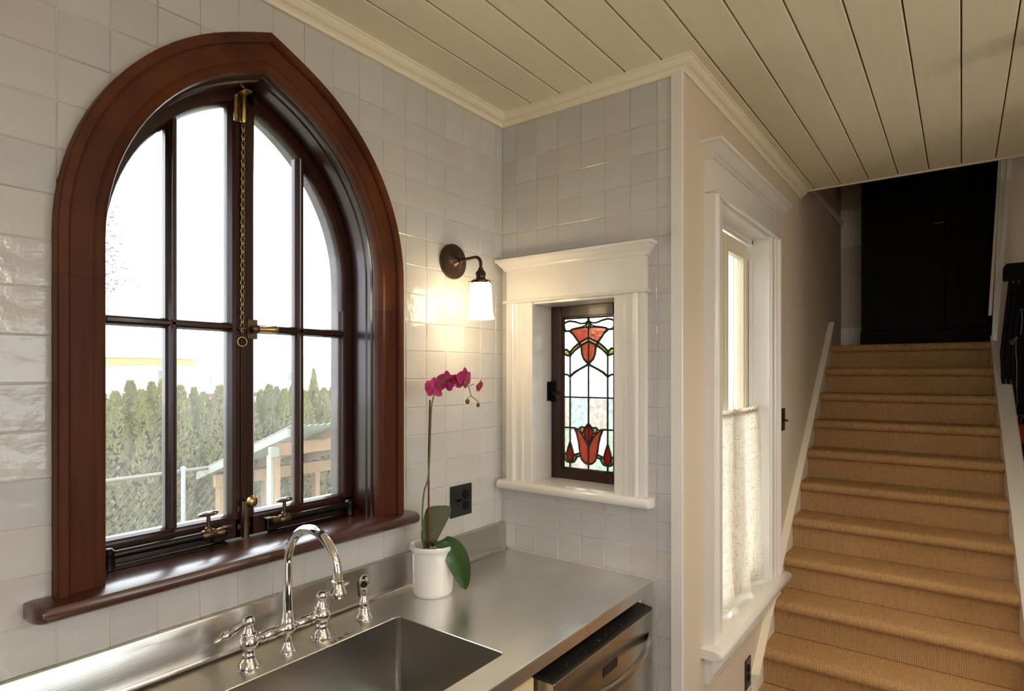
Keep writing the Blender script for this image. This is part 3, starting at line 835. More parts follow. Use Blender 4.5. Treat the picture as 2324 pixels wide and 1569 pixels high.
# leaded panes, drawn from the photograph in a symmetric half pattern (dx, y) then mirrored
US, VS = .000570, .000500
def gp(dx, yv):
    return Vector((SXG, -(.317 + dx * US), 1.836 - (yv - 212) * VS))
panes = [
 ('G', [(-193,250),(-175,238),(-145,232),(-105,240),(-60,256),(-25,254),(-4,240),(-22,268),(-45,280),(-95,288),(-130,295),(-150,308),(-180,306),(-190,285)]),
 ('W', [(-193,212),(-4,212),(-4,236),(-25,252),(-60,254),(-105,236),(-145,228),(-175,234),(-193,246)]),
 ('R', [(0,242),(-20,270),(-8,290),(0,292)]),
 ('R', [(-145,304),(-110,294),(-60,289),(-22,284),(-1,296),(-1,364),(-35,384),(-70,400),(-92,376),(-116,338)]),
 ('Y', [(-1,368),(-38,388),(-66,403),(-60,424),(-30,408),(-1,393)]),
 ('Y', [(-74,410),(-112,438),(-142,474),(-138,494),(-108,462),(-68,430)]),
 ('Y', [(-194,458),(-172,456),(-154,474),(-148,502),(-170,500),(-194,486)]),
 ('R', [(0,398),(-55,426),(-50,490),(-36,530),(0,562)]),
 ('P', [(-194,310),(-150,312),(-118,342),(-94,380),(-74,404),(-112,434),(-145,470),(-154,470),(-172,452),(-194,454)]),
 ('B', [(-60,430),(-106,464),(-138,498),(-145,514),(-145,664),(-112,632),(-62,604),(-4,572),(-38,534),(-53,492)]),
 ('W', [(-194,490),(-170,504),(-148,508),(-146,512),(-146,664),(-168,652),(-194,648)]),
 ('W', [(-194,652),(-168,656),(-146,672),(-146,829),(-194,829)]),
 ('W', [(-144,672),(-110,640),(-62,610),(-1,578),(-1,829),(-144,829)]),
 ('P', [(-194,831),(-146,831),(-146,1070),(-194,1070)]),
 ('B', [(-144,831),(-1,831),(-1,1030),(-28,1062),(-50,1058),(-68,1066),(-76,1080),(-108,1070),(-144,1070)]),
 ('P', [(-194,1072),(-146,1072),(-146,1180),(-164,1236),(-172,1278),(-194,1270)]),
 ('W', [(-144,1072),(-110,1076),(-92,1122),(-78,1182),(-70,1250),(-66,1262),(-100,1276),(-116,1280),(-126,1238),(-144,1180)]),
 ('D', [(0,1036),(-25,1066),(-38,1102),(-26,1142),(0,1206)]),
 ('R', [(-108,1078),(-78,1090),(-56,1110),(-40,1132),(-22,1168),(-1,1212),(-1,1344),(-30,1336),(-54,1310),(-68,1250),(-76,1180),(-90,1120)]),
 ('Y', [(-68,1068),(-50,1060),(-30,1066),(-40,1100),(-46,1112),(-62,1092)]),
 ('D', [(-145,1188),(-126,1240),(-117,1288),(-124,1324),(-145,1332),(-164,1322),(-170,1288),(-162,1238)]),
 ('Y', [(-190,1278),(-174,1282),(-168,1322),(-145,1336),(-150,1344),(-172,1338),(-188,1316)]),
 ('Y', [(-114,1286),(-100,1284),(-98,1312),(-114,1336),(-142,1344),(-142,1336),(-122,1326)]),
 ('M', [(-96,1280),(-68,1266),(-62,1284),(-94,1298)]),
 ('G', [(-194,1282),(-190,1318),(-172,1342),(-147,1348),(-147,1388),(-194,1388)]),
 ('S', [(-143,1348),(-112,1340),(-96,1314),(-94,1300),(-62,1288),(-54,1314),(-30,1340),(-1,1348),(-1,1388),(-143,1388)]),
]
GM = {'G': G_GREEN, 'W': G_WHITE, 'R': G_RED, 'Y': G_YEL, 'P': G_GREEN, 'B': G_BLUE, 'D': G_DRED, 'M': G_MINT, 'S': G_ROSE}
GM2 = dict(GM); GM2['B'] = G_ROSE; GM2['S'] = G_GREEN; GM2['P'] = G_GREEN
GMu = {7: G_RED}
lead = B()
for idx, (kk, pts) in enumerate(panes):
    for sgn in (1, -1):
        q = [gp(max(-193, dx) * (1 if sgn == 1 else -1), yv) for dx, yv in pts]
        m = GM[kk] if sgn == 1 else GM2[kk]
        if idx == 9: m = G_BLUE if sgn == 1 else G_GREEN
        if idx == 8 and sgn == 1: m = G_WHITE
        if idx == 13: m = G_ROSE if sgn == 1 else G_BLUE
        bm = B(); prism(bm, q, (.003, 0, 0)); done(bm, 'pane', m, sash2)
        big = kk in 'RDY'
        for a, b in zip(q, q[1:] + q[:1]):
            c = Vector((.0015, 0, 0)); d = (b - a)
            if d.length < 1e-4: continue
            box_r = .0026 if not big else .0027
            # flat came: four sided bar
            dn = d.normalized(); sd = Vector((1, 0, 0)).cross(dn)
            a2, b2 = a + c - dn * .0012, b + c + dn * .0012
            loft(lead, [[p + sd * box_r + Vector((-.0022, 0, 0)) * 0 + Vector((-.003, 0, 0)) * .5, p + Vector((-.0032, 0, 0)), p - sd * box_r - Vector((.0015, 0, 0)), p - sd * box_r + Vector((.0025, 0, 0)), p + sd * box_r + Vector((.0025, 0, 0))] for p in (a2, b2)])
lo = done(lead, 'lead_came', M_LEAD, sash2)
lo['kind'] = 'stuff'
# latch on the sash
e = empty('sash_latch', (0, 0, 0), w2)
lzz = onX(1246, 888, SX0).z
mk('plate', M_BLACKP, e, lambda bm: box(bm, (SX0 - .006, -.1575, lzz - .042), (SX0 + .001, -.1780, lzz + .042), bev=.001))
mk('keeper', M_BLACKP, e, lambda bm: box(bm, (SX0 - .030, -.1555, lzz - .038), (SX0 - .001, -.1610, lzz + .038), bev=.001))
mk('lever', M_IRON, e, lambda bm: lathe(bm, [(.004, 0), (.0065, .01), (.005, .03), (.006, .055), (.004, .064), (0, .065)], (SX0 - .014, -.160, lzz + .006), axis=(-.25, -.8, -.5), seg=12), smooth=True)

# ---- window 3 (on stair wall; u = X, n out = -Y)
P3 = lambda u, n, z: Vector((u, SWY - n, z))
w3 = empty('window_3', (.7, SWY, .66))
tag(w3, 'tall white-cased window beside the stairs with a half curtain', 'window', kind='structure')
C3L, C3R = .205, 1.182
mk('head_casing', M_WINTRIM, w3, lambda bm: head(bm, P3, C3L, C3R, 2.255, 2.43, .028, .055, .046))
def c3side(bm, left):
    pr_ = side_prof(.128, .032)
    if left: pts = [P3(C3L + a, n, .665) for a, n in pr_]
    else: pts = [P3(C3R - a, n, .665) for a, n in pr_]
    prism(bm, pts, (0, 0, 2.2548 - .665))
mk('side_casing', M_WINTRIM, w3, c3side, True); mk('side_casing', M_WINTRIM, w3, c3side, False)
mk('sill', M_WINTRIM, w3, lambda bm: (sill_nose(bm, P3, .165, 1.222, .629, .665, .0005, .075), box(bm, (W3['x0'], SWY + .0, .631), (W3['x1'], SWY + .15, .6645))), smooth=True)
def apron(bm):
    prof = [(0, .628), (.034, .628), (.034, .612), (.026, .606), (.022, .596), (.028, .580), (.034, .566), (.030, .552), (.020, .546), (.020, .530), (.012, .526), (0, .526)]
    prism(bm, [P3(C3L, n, z) for n, z in prof], (C3R - C3L, 0, 0))
mk('apron', M_WINTRIM, w3, apron)
def reveal3(bm):
    y0 = SWY - .012; y1 = SWY + .15
    a, b = W3['x0'], W3['x1']
    box(bm, (a - .001, y0, .665), (a + .012, y1, 2.246)); box(bm, (b - .012, y0, .665), (b + .001, y1, 2.246)); box(bm, (a, y0, 2.243), (b, y1, 2.256))
    # stop beads
    box(bm, (a + .012, SWY + .062, .665), (a + .026, SWY + .078, 2.243)); box(bm, (b - .026, SWY + .062, .665), (b - .012, SWY + .078, 2.243)); box(bm, (a + .012, SWY + .062, 2.227), (b - .012, SWY + .078, 2.243))
mk('jamb_liner', M_WINTRIM, w3, reveal3)
sash3 = empty('sash', (0, 0, 0), w3)
a, b = W3['x0'] + .014, W3['x1'] - .014
y0, y1 = SWY + .080, SWY + .118
for (xa, xb) in ((a, (a + b) / 2 - .001), ((a + b) / 2 + .001, b - .012)):
    mk('stile', M_CREAMSASH, sash3, box, (xa, y0, .668), (xa + .042, y1, 2.222), bev=.003)
    mk('stile', M_CREAMSASH, sash3, box, (xb - .042, y0, .668), (xb, y1, 2.222), bev=.003)
    mk('rail', M_CREAMSASH, sash3, box, (xa + .04, y0 + .001, .668), (xb - .04, y1 - .001, .75), bev=.003)
    mk('rail', M_CREAMSASH, sash3, box, (xa + .04, y0 + .001, 2.165), (xb - .04, y1 - .001, 2.222), bev=.003)
    mk('glazing_bead', M_CREAMSASH, sash3, lambda bm: (box(bm, (xa + .042, y0 + .006, .75), (xa + .053, y1 - .004, 2.165)), box(bm, (xb - .053, y0 + .006, .75), (xb - .042, y1 - .004, 2.165)), box(bm, (xa + .053, y0 + .006, 2.154), (xb - .053, y1 - .004, 2.165))))
    mk('pane', G_SIDE, sash3, box, (xa + .042, y0 + .02, .75), (xb - .042, y0 + .023, 2.165))
mk('hinge_strip', M_DARKGAP, w3, box, (b - .010, y0 + .004, .70), (b - .002, y1, 2.16))

# curtain rod and cafe curtain
rod_z, rod_y = 1.452, SWY + .040
cr = mk('curtain_rod', M_PAINT, None, lambda bm: (tube(bm, [(W3['x0'] + .0125, rod_y, rod_z), (W3['x1'] - .0125, rod_y, rod_z)], .006, 10), lathe(bm, [(.012, 0), (.012, .006), (.006, .01)], (W3['x1'] - .0122, rod_y, rod_z), axis=(-1, 0, 0), seg=14), lathe(bm, [(.012, 0), (.012, .006), (.006, .01)], (W3['x0'] + .0122, rod_y, rod_z), axis=(1, 0, 0), seg=14)), smooth=True)
tag(cr, 'slim white rod across the middle of the stair window', 'curtain rod')
def curtain(bm):
    nx, nz = 90, 50
    x0, x1 = W3['x0'] + .03, W3['x1'] - .035
    zt, zb = rod_z + .018, .690
    grid = []
    for j in range(nz + 1):
        v = j / nz; row = []
        for i in range(nx + 1):
            u = i / nx
            z = zt + (zb - zt) * v
            if v < .045:    # sleeve round the rod
                yv = rod_y - .0095 * (1 if True else 0)
            else: yv = rod_y - .0095
            amp = .004 + .012 * v
            fold = math.sin(u * 17 + 1.2 * math.sin(v * 3)) * amp + math.sin(u * 41 + v * 4) * amp * .28
            yv = yv - .012 * v + fold * (.3 if v < .05 else 1)
            sag = .012 * math.sin(u * 9 + 1) * v + .02 * v * (1 - u)
            x = x0 + (x1 - x0) * u - .022 * v * v * math.sin(v * 2.2) * (u - .3) + (.01 * math.sin(v * 9) * v if u > .9 else 0)
            row.append(bm.verts.new((x, min(max(yv, SWY - .028), SWY + .058), z - sag * .6 + (.003 * math.sin(u * 60) if j == 0 else 0))))
        grid.append(row)
    for j in range(nz):
        for i in range(nx):
            bm.faces.new((grid[j][i], grid[j][i + 1], grid[j + 1][i + 1], grid[j + 1][i]))
cu = mk('cafe_curtain', M_LINEN, None, curtain, smooth=True)
tag(cu, 'slubby natural linen half curtain hanging in the stair window', 'curtain')
mk('rod_sleeve', M_LINEN, cu, lambda bm: tube(bm, [(W3['x0'] + .03 + (W3['x1'] - W3['x0'] - .055) * k / 40, rod_y, rod_z + .002 * math.sin(k * 1.7)) for k in range(41)], [.0105 + .0016 * math.sin(k * 2.3) for k in range(41)], 10), smooth=True)

# ================================================================== WALL FITTINGS
def face_y(bm, x, z, y, w, h, d, bev=.002): box(bm, (x - w / 2, y, z - h / 2), (x + w / 2, y - d, z + h / 2), bev=bev)
e = empty('wall_plate', (-.25, 0, 1.155)); tag(e, 'black double switch and socket plate on the tiles behind the orchid', 'switch plate')
mk('plate', M_BLACK, e, face_y, -.25, 1.155, -.0005, .116, .114, .006)
mk('toggle', M_IRON, e, lambda bm: lathe(bm, [(.005, 0), (.004, .012), (.0045, .02), (0, .021)], (-.272, -.0065, 1.157), axis=(0, -1, .35), seg=12), smooth=True)
for q in (-1, 1):
    mk('socket', M_BLACKP, e, lambda bm: lathe(bm, [(.0165, 0), (.0165, .0025), (.015, .0035), (0, .0035)], (-.228, -.0064, 1.155 + q * .0195), axis=(0, -1, 0), seg=18), smooth=True)
e = empty('light_switch', (1.337, SWY, 1.388)); tag(e, 'narrow black switch plate beside the stair window', 'light switch')
mk('plate', M_BLACK, e, face_y, 1.337, 1.388, SWY - .0005, .09, .114, .006)
mk('toggle', M_IRON, e, lambda bm: lathe(bm, [(.005, 0), (.004, .014), (.0045, .024), (0, .025)], (1.337, SWY - .0065, 1.388), axis=(0, -1, -.25), seg=12), smooth=True)
e = empty('power_outlet', (.728, SWY, .355)); tag(e, 'black socket plate low on the wall under the stair window', 'power outlet')
mk('plate', M_BLACK, e, face_y, .728, .355, SWY - .0005, .075, .125, .006)
for q in (-1, 1):
    mk('socket', M_BLACKP, e, lambda bm: lathe(bm, [(.0165, 0), (.0165, .0025), (.015, .0035), (0, .0035)], (.728, SWY - .0064, .355 + q * .0195), axis=(0, -1, 0), seg=18), smooth=True)

# sconce
def sconce(name, x, label):
    e = empty(name, (x, -.003, 2.022)); tag(e, label, 'wall lamp')
    zc, L = 2.022, .138
    mk('back_plate', M_BRONZE, e, lambda bm: lathe(bm, [(.062, 0), (.0635, .003), (.063, .012), (.060, .017), (.045, .020), (.026, .023), (.018, .029), (.013, .036), (.009, .040)], (x, -.0015, zc), axis=(0, -1, 0), seg=40), smooth=True)
    pts = [(x, -.038, zc)] + [(x, -L + .026 - .026 * math.sin(t), zc + .004 - .026 * (1 - math.cos(t))) for t in [math.pi / 2 * k / 8 for k in range(9)]] + [(x, -L, 1.972)]
    mk('arm', M_BRONZE, e, lambda bm: tube(bm, pts, .0056, 12), smooth=True)
    mk('arm_collar', M_BRONZE, e, lambda bm: lathe(bm, [(.009, 0), (.010, .004), (.010, .012), (.007, .016)], (x, -.038, zc), axis=(0, -1, 0), seg=16), smooth=True)
    mk('socket', M_BRONZE, e, lambda bm: lathe(bm, [(.008, 1.986), (.009, 1.982), (.009, 1.979), (.012, 1.977), (.018, 1.968), (.0185, 1.963), (.0165, 1.960), (.0165, 1.947), (.0175, 1.945)], (x, -L, 0), seg=24), smooth=True)
    fit = mk('shade_holder', M_BRONZE, e, lambda bm: lathe(bm, [(.016, 1.947), (.030, 1.943), (.034, 1.940), (.034, 1.932), (.0325, 1.932), (.0325, 1.938)], (x, -L, 0), seg=32, cap=False), smooth=True)
    for k in range(3):
        t = k * 2.094 + .4
        mk('thumb_screw', M_BRASS, fit, lambda bm: lathe(bm, [(.0022, 0), (.0022, .005), (.004, .006), (.004, .009), (0, .0095)], (x + math.cos(t) * .0335, -L + math.sin(t) * .0335, 1.935), axis=(math.cos(t), math.sin(t), 0), seg=10), smooth=True)
    out = [(.0318, 1.9375), (.0335, 1.930), (.0365, 1.920), (.0378, 1.908), (.0392, 1.880), (.0405, 1.850), (.0420, 1.832), (.0450, 1.818), (.0480, 1.809)]
    inn = [(r - .003, z + (.001 if i == len(out) - 1 else 0)) for i, (r, z) in enumerate(out)][::-1]
    mk('lamp_shade', M_SHADE, e, lambda bm: lathe(bm, out + inn, (x, -L, 0), seg=40, cap=False), smooth=True)
    for q in (-1, 1):
        mk('screw', M_IRON, e, lambda bm: lathe(bm, [(.003, 0), (.0025, .002), (0, .0025)], (x, -.0185, zc + q * .046), axis=(0, -1, 0), seg=10), smooth=True)
sconce('wall_sconce', -.299, 'bronze wall sconce with a lit white glass shade between the windows')

# ceiling lamps of the room (above and behind the viewpoint)
for (lx_, ly_, what) in ((-1.3, -2.75, 'facing the arched window'), (-2.5, -2.5, 'near the single-light window'), (-.1, -3.1, 'by the wide window')):
    e = empty('pendant_lamp', (lx_, ly_, CEIL)); tag(e, 'lit opal globe pendant lamp ' + what, 'pendant lamp', 'opal globe pendants')
    mk('canopy', M_BRONZE, e, lambda bm: lathe(bm, [(.07, CEIL - .001), (.07, CEIL - .02), (.045, CEIL - .03), (.008, CEIL - .034)], (lx_, ly_, 0), seg=24), smooth=True)
    mk('rod', M_BRONZE, e, lambda bm: tube(bm, [(lx_, ly_, CEIL - .03), (lx_, ly_, 2.26)], .006, 10), smooth=True)
    mk('holder', M_BRONZE, e, lambda bm: lathe(bm, [(.008, 2.275), (.03, 2.265), (.045, 2.245), (.045, 2.225)], (lx_, ly_, 0), seg=24), smooth=True)
    mk('globe', M_GLOBE, e, lambda bm: lathe(bm, [(.04, 2.235)] + [(.11 * math.sin(t), 2.13 + .11 * math.cos(t)) for t in [.38 + (math.pi - .38) * k / 12 for k in range(13)]], (lx_, ly_, 0), seg=24), smooth=True)

for (lx_, ly_, what) in ((.45, -1.72, 'over the foot of the stairs'), (-.35, -1.75, 'over the kitchen floor')):  # added out-of-view spotlights that brighten the lower stairs and the floor
    e = empty('fill_spotlight', (lx_, ly_, CEIL)); tag(e, 'added unseen bronze cylinder fill spotlight ' + what, 'spotlight', 'added fill spotlights')
    mk('housing', M_BLACKP, e, lambda bm: lathe(bm, [(0, CEIL - .0008), (.050, CEIL - .0008), (.050, CEIL - .092), (.047, CEIL - .092), (.046, CEIL - .05), (.046, CEIL - .012), (0, CEIL - .012)], (lx_, ly_, 0), seg=28, cap=False), smooth=True)
    mk('lens', M_SPOT, e, lambda bm: lathe(bm, [(.043, CEIL - .030), (.043, CEIL - .036), (.038, CEIL - .039), (0, CEIL - .040)], (lx_, ly_, 0), seg=24), smooth=True)

# ================================================================== WORKTOP, SINK, DISHWASHER
wt = empty('worktop', (-.9, -.32, CT)); tag(wt, 'stainless steel worktop with welded-in sink and upstand', 'worktop')
SKX0, SKX1, SKY0, SKY1 = -1.50, -.713, -.562, -.178
WX0 = -2.6
def top(bm):
    fr = -.64
    th = .038
    z0 = CT - th
    def pl(xa, xb, ya, yb): box(bm, (xa, ya, z0 if False else CT - .02), (xb, yb, CT))
    # plates round the basin
    pl(WX0, SKX0, fr + .004, -.02); pl(SKX1, -.0022, fr + .004, -.02); pl(SKX0, SKX1, SKY1, -.02); pl(SKX0, SKX1, fr + .004, SKY0)
bm = B()
# one continuous top: outer rectangle with a rounded hole
def rrect(x0, x1, y0, y1, r, z, n=6):
    pts = []
    for cx, cy, a0 in ((x1 - r, y1 - r, 0), (x0 + r, y1 - r, 90), (x0 + r, y0 + r, 180), (x1 - r, y0 + r, 270)):
        for k in range(n + 1):
            t = R(a0 + 90 * k / n); pts.append((cx + r * math.cos(t), cy + r * math.sin(t), z))
    return pts
def top_plate(bm):
    fr = -.636
    hole = rrect(SKX0, SKX1, SKY0, SKY1, .014, CT)
    n = len(hole)
    outer = []
    xa, xb, ya, yb = WX0, -.0022, fr, -.034
    cx, cy = (SKX0 + SKX1) / 2, (SKY0 + SKY1) / 2
    hv = [bm.verts.new(p) for p in hole]
    cn = [bm.verts.new(p) for p in ((xb, yb, CT), (xa, yb, CT), (xa, ya, CT), (xb, ya, CT))]
    q = n // 4
    for s in range(4):
        arc = hv[s * q:(s + 1) * q]
        for a_, b_ in zip(arc, arc[1:]): bm.faces.new((a_, cn[s], b_))
        nxt = hv[((s + 1) * q) % n]
        bm.faces.new((arc[-1], cn[s], cn[(s + 1) % 4], nxt))
    # rolled front edge
    prof = [(fr, CT), (fr - .003, CT - .001), (fr - .004, CT - .004), (fr - .004, CT - .036), (fr - .001, CT - .038), (fr + .03, CT - .038), (fr + .03, CT - .034)]
    loft(bm, [[(WX0, yv, z) for yv, z in prof], [(-.0022, yv, z) for yv, z in prof]], closed=False)
    # right hand end fold against the tile
    loft(bm, [[(-.0022, fr - .004, CT - .036), (-.0022, fr - .004, CT - .004), (-.0022, fr, CT)], [(-.0022, -.034, CT - .036), (-.0022, -.034, CT - .004), (-.0022, -.034, CT)]], closed=False)
top_plate(bm)
done(bm, 'top_sheet', M_STEELT, wt)
def splash(bm):
    prof = [(-.034, CT), (-.030, CT + .0012), (-.025, CT + .004), (-.0215, CT + .009), (-.020, CT + .015), (-.0185, 1.026), (-.0165, 1.030), (-.0035, 1.030), (-.0035, CT)]
    loft(bm, [[(WX0, yv, z) for yv, z in prof], [(-.0022, yv, z) for yv, z in prof]])
mk('upstand', M_STEEL, wt, splash, smooth=True)
def basin(bm):
    loops = [rrect(SKX0, SKX1, SKY0, SKY1, .014, CT), rrect(SKX0 + .0015, SKX1 - .0015, SKY0 + .0015, SKY1 - .0015, .014, CT - .002),
             rrect(SKX0 + .003, SKX1 - .003, SKY0 + .003, SKY1 - .003, .016, CT - .21), rrect(SKX0 + .006, SKX1 - .006, SKY0 + .006, SKY1 - .006, .02, CT - .222), rrect(SKX0 + .016, SKX1 - .016, SKY0 + .016, SKY1 - .016, .02, CT - .228)]
    loft(bm, loops, caps=False)
    bm.faces.new([bm.verts.new(p) for p in rrect(SKX0 + .016, SKX1 - .016, SKY0 + .016, SKY1 - .016, .02, CT - .228)])
mk('sink_basin', M_STEEL, wt, basin, smooth=True)
mk('drain', M_CHROME, wt, lambda bm: lathe(bm, [(.055, .0005), (.052, .004), (.04, .003), (.02, .001), (0, .001)], ((SKX0 + SKX1) / 2, (SKY0 + SKY1) / 2, CT - .228), seg=28), smooth=True)
# etched marks beside the tap
def arcmark(bm, c, rx, ry, a0, a1, w=.0011):
    n = 14
    lp = []
    for k in range(n + 1):
        t = R(a0 + (a1 - a0) * k / n)
        d = Vector((math.cos(t), math.sin(t), 0))
        lp.append([c + Vector((d.x * (rx - w), d.y * (ry - w), .0004)), c + Vector((d.x * (rx + w), d.y * (ry + w), .0004))])
    loft(bm, lp, closed=False, caps=False)
for px, py, a0, a1, r in ((757, 1457, 120, 420, .0065), (774, 1449, 0, 330, .0060), (787, 1440, 0, 360, .0062), (757, 1441, -30, 190, .0045)):
    mk('etched_mark', M_STAMP, wt, lambda bm: arcmark(bm, onZ(px, py, CT), r, r * .8, a0, a1))
for px, py in ((774, 1449), (800, 1436)):
    c = onZ(px, py, CT); mk('etched_mark', M_STAMP, wt, box, c + Vector((-.005, -.001, .0003)), c + Vector((.005, .001, .0005)))

# base cabinet and dishwasher
bc = empty('base_cabinet', (-1.6, -.3, 0)); tag(bc, 'cream painted base cabinet under the sink', 'cabinet')
mk('carcass', M_CABINET, bc, lambda bm: (box(bm, (WX0, -.60, .10), (-.66, -.585, CT - .04)), box(bm, (WX0, -.58, .02), (-.66, -.56, .10)), box(bm, (-.672, -.585, .02), (-.660, -.04, CT - .04)), box(bm, (WX0, -.585, .02), (WX0 + .012, -.04, CT - .04)), box(bm, (WX0, -.585, .10), (-.66, -.04, .112))))
for k in range(3):
    xa = WX0 + .01 + k * .643
    d = mk('door', M_CABINET, bc, box, (xa, -.62, .12), (xa + .635, -.601, CT - .06), bev=.003)
    mk('knob', M_BRONZE, d, lambda bm: lathe(bm, [(.006, 0), (.006, .012), (.014, .018), (.013, .026), (0, .028)], (xa + .59, -.62, .72), axis=(0, -1, 0), seg=16), smooth=True)
fp = mk('filler_strip', M_CABINET, None, box, (-.040, -.605, 0), (-.013, -.585, CT - .039), bev=.001)
tag(fp, 'thin cream filler strip between the dishwasher and the tiled wall', 'filler strip')
DX0, DX1, DYF, DZ = -.640, -.046, -.660, .853
dw = empty('dishwasher', ((DX0 + DX1) / 2, -.35, 0)); tag(dw, 'stainless steel dishwasher with black top controls and bowed handle', 'dishwasher')
mk('body', M_BLACKP, dw, box, (DX0 + .004, -.59, .11), (DX1 - .004, -.05, DZ - .004))
mk('kick_plate', M_BLACKP, dw, box, (DX0 + .004, -.575, .0), (DX1 - .004, -.56, .11))
mk('door', M_STEEL, dw, lambda bm: box(bm, (DX0, DYF, .115), (DX1, -.592, DZ - .007), bev=.003, seg=2))
def panel(bm):
    prof = [(-.600, DZ - .0075), (-.600, DZ + .004), (-.606, DZ + .006), (DYF + .003, DZ - .0005), (DYF + .0015, DZ - .003), (DYF + .0015, DZ - .0075)]
    prism(bm, [(DX0 - .004, yv, z) for yv, z in prof], (DX1 - DX0 + .004, 0, 0))
cp = mk('control_panel', M_BLACK, dw, panel)
def prints(bm):
    rnd = random.Random(5)
    for k in range(9):
        xx = DX0 + .09 + k * .045
        for q in range(rnd.randint(2, 4)):
            x = xx + rnd.uniform(-.010, .010); yv = -.640 + rnd.uniform(-.006, .006); l = rnd.uniform(.003, .007)
            zz = DZ + .006 + (yv + .606) / (DYF + .003 + .606) * -.0065 + .0004
            f = [bm.verts.new(p) for p in ((x, yv, zz), (x + l, yv, zz), (x + l, yv + .0013, zz), (x, yv + .0013, zz))]
            bm.faces.new(f)
mk('control_print', M_PRINT, cp, prints)['kind'] = 'stuff'
mk('badge', M_BLACK, dw, box, (-.385, DYF - .0022, .760), (-.300, DYF + .001, .785), bev=.0005)
def handle(bm):
    n = 28
    loops = []
    for k in range(n + 1):
        t = k / n; x = DX0 + .012 + (DX1 - DX0 - .024) * t
        bow = .052 * math.sin(math.pi * t) ** .75 - .004
        z = .772 - .012 * math.sin(math.pi * t)
        yv = DYF - max(bow, -.003)
        loops.append([(x, yv + .005, z + .010), (x, yv - .002, z + .012), (x, yv - .0065, z + .006), (x, yv - .0065, z - .010), (x, yv - .002, z - .016), (x, yv + .005, z - .014)])
    loft(bm, loops)
mk('handle', M_STEEL, dw, handle, smooth=True)

# ================================================================== TAP
tp = empty('bridge_faucet', (-1.035, -.125, CT)); tag(tp, 'polished chrome bridge faucet with gooseneck spout and two lever handles', 'faucet')
TY_, TXL, TXC, TXR = -.125, -1.136, -1.034, -.934
ZB = .986
def pillar(x):
    prof = [(.0265, 0), (.0275, .002), (.027, .005), (.024, .007), (.0235, .009), (.020, .016), (.0155, .024), (.0140, .032), (.0145, .034), (.0135, .0355), (.0135, .044), (.015, .046), (.0195, .051), (.0215, .058), (.0215, .064), (.0195, .072), (.0155, .077), (.0175, .0785), (.0185, .081), (.0175, .0835), (.0135, .085), (.0115, .092), (.0095, .098), (.0095, .101), (.0125, .104), (.0140, .110), (.0135, .116), (.0105, .1205), (.005, .1225), (0, .123)]
    return lambda bm: lathe(bm, prof, (x, TY_, CT + .0003), seg=32)
mk('valve_body', M_CHROME, tp, pillar(TXL), smooth=True)
mk('valve_body', M_CHROME, tp, pillar(TXR), smooth=True)
mk('centre_leg', M_CHROME, tp, lambda bm: lathe(bm, [(.0200, 0), (.0208, .002), (.0200, .005), (.0175, .007), (.0150, .013), (.0105, .022), (.0085, .030), (.0085, .042), (.010, .046), (.0150, .050), (.0185, .056), (.0190, .062), (.0175, .069), (.0150, .074), (.0160, .076), (.0160, .079), (.0145, .082), (.0135, .090), (.0122, .100), (.0118, .106)], (TXC, TY_, CT + .0003), seg=32), smooth=True)
for s, xe in ((-1, TXL), (1, TXR)):
    L = abs(xe - TXC)
    mk('bridge_arm', M_CHROME, tp, lambda bm: lathe(bm, [(.0125, .016), (.0125, .022), (.0105, .025), (.0125, .030), (.0138, .038), (.0142, .048), (.0136, .058), (.0122, .066), (.0135, .068), (.0135, .071), (.0100, .074), (.0100, L - .014)], (TXC, TY_, ZB), axis=(s, 0, 0), seg=24), smooth=True)
RAD = .100
sp = [(TXC, TY_, 1.02), (TXC, TY_, 1.06), (TXC, TY_, 1.10), (TXC, TY_, 1.130)] + [(TXC, TY_ - RAD + RAD * math.cos(t), 1.146 + RAD * math.sin(t)) for t in [math.pi * k / 24 for k in range(25)]] + [(TXC, TY_ - 2 * RAD, 1.138)]
mk('spout', M_CHROME, tp, lambda bm: tube(bm, sp, .0112, 20), smooth=True)
mk('aerator', M_CHROME, tp, lambda bm: lathe(bm, [(.0115, 1.146), (.0145, 1.1445), (.0145, 1.1415), (.0118, 1.140), (.0125, 1.133), (.0165, 1.124), (.0190, 1.119), (.0195, 1.116), (.0180, 1.1125), (.0120, 1.109), (.0115, 1.105), (0, 1.105)], (TXC, TY_ - 2 * RAD, 0), seg=28), smooth=True)
for s, xe, ax in ((-1, TXL, (-1, -.12, -.20)), (1, TXR, (1, .05, .10))):
    mk('lever_handle', M_CHROME, tp, lambda bm: lathe(bm, [(.0068, .008), (.0062, .018), (.0074, .026), (.0078, .043), (.0094, .052), (.0115, .059), (.0100, .067), (.0060, .073), (.0066, .076), (.0046, .080), (.0050, .085), (.0028, .089), (0, .090)], (xe, TY_, CT + .111), axis=ax, seg=20), smooth=True)
sy = empty('side_sprayer', (-.784, -.112, CT)); tag(sy, 'small chrome side sprayer standing right beside the bridge faucet', 'sprayer')
mk('base', M_CHROME, sy, lambda bm: lathe(bm, [(.0235, 0), (.0245, .002), (.0235, .006), (.0200, .010), (.0175, .018), (.0155, .026), (.0165, .028), (.0155, .031)], (-.784, -.112, CT + .0003), seg=28), smooth=True)
mk('grip', M_CHROME, sy, lambda bm: lathe(bm, [(.0115, .030), (.0135, .036), (.0130, .044), (.0105, .054), (.0075, .064), (.0070, .068), (.0085, .074), (.0095, .081), (.0085, .088), (.0075, .092), (.008, .095)], (-.784, -.112, CT + .0003), seg=24), smooth=True)
sd = Vector((-.62, -.70, -.30)).normalized()
hc = Vector((-.784, -.112, CT + .106))
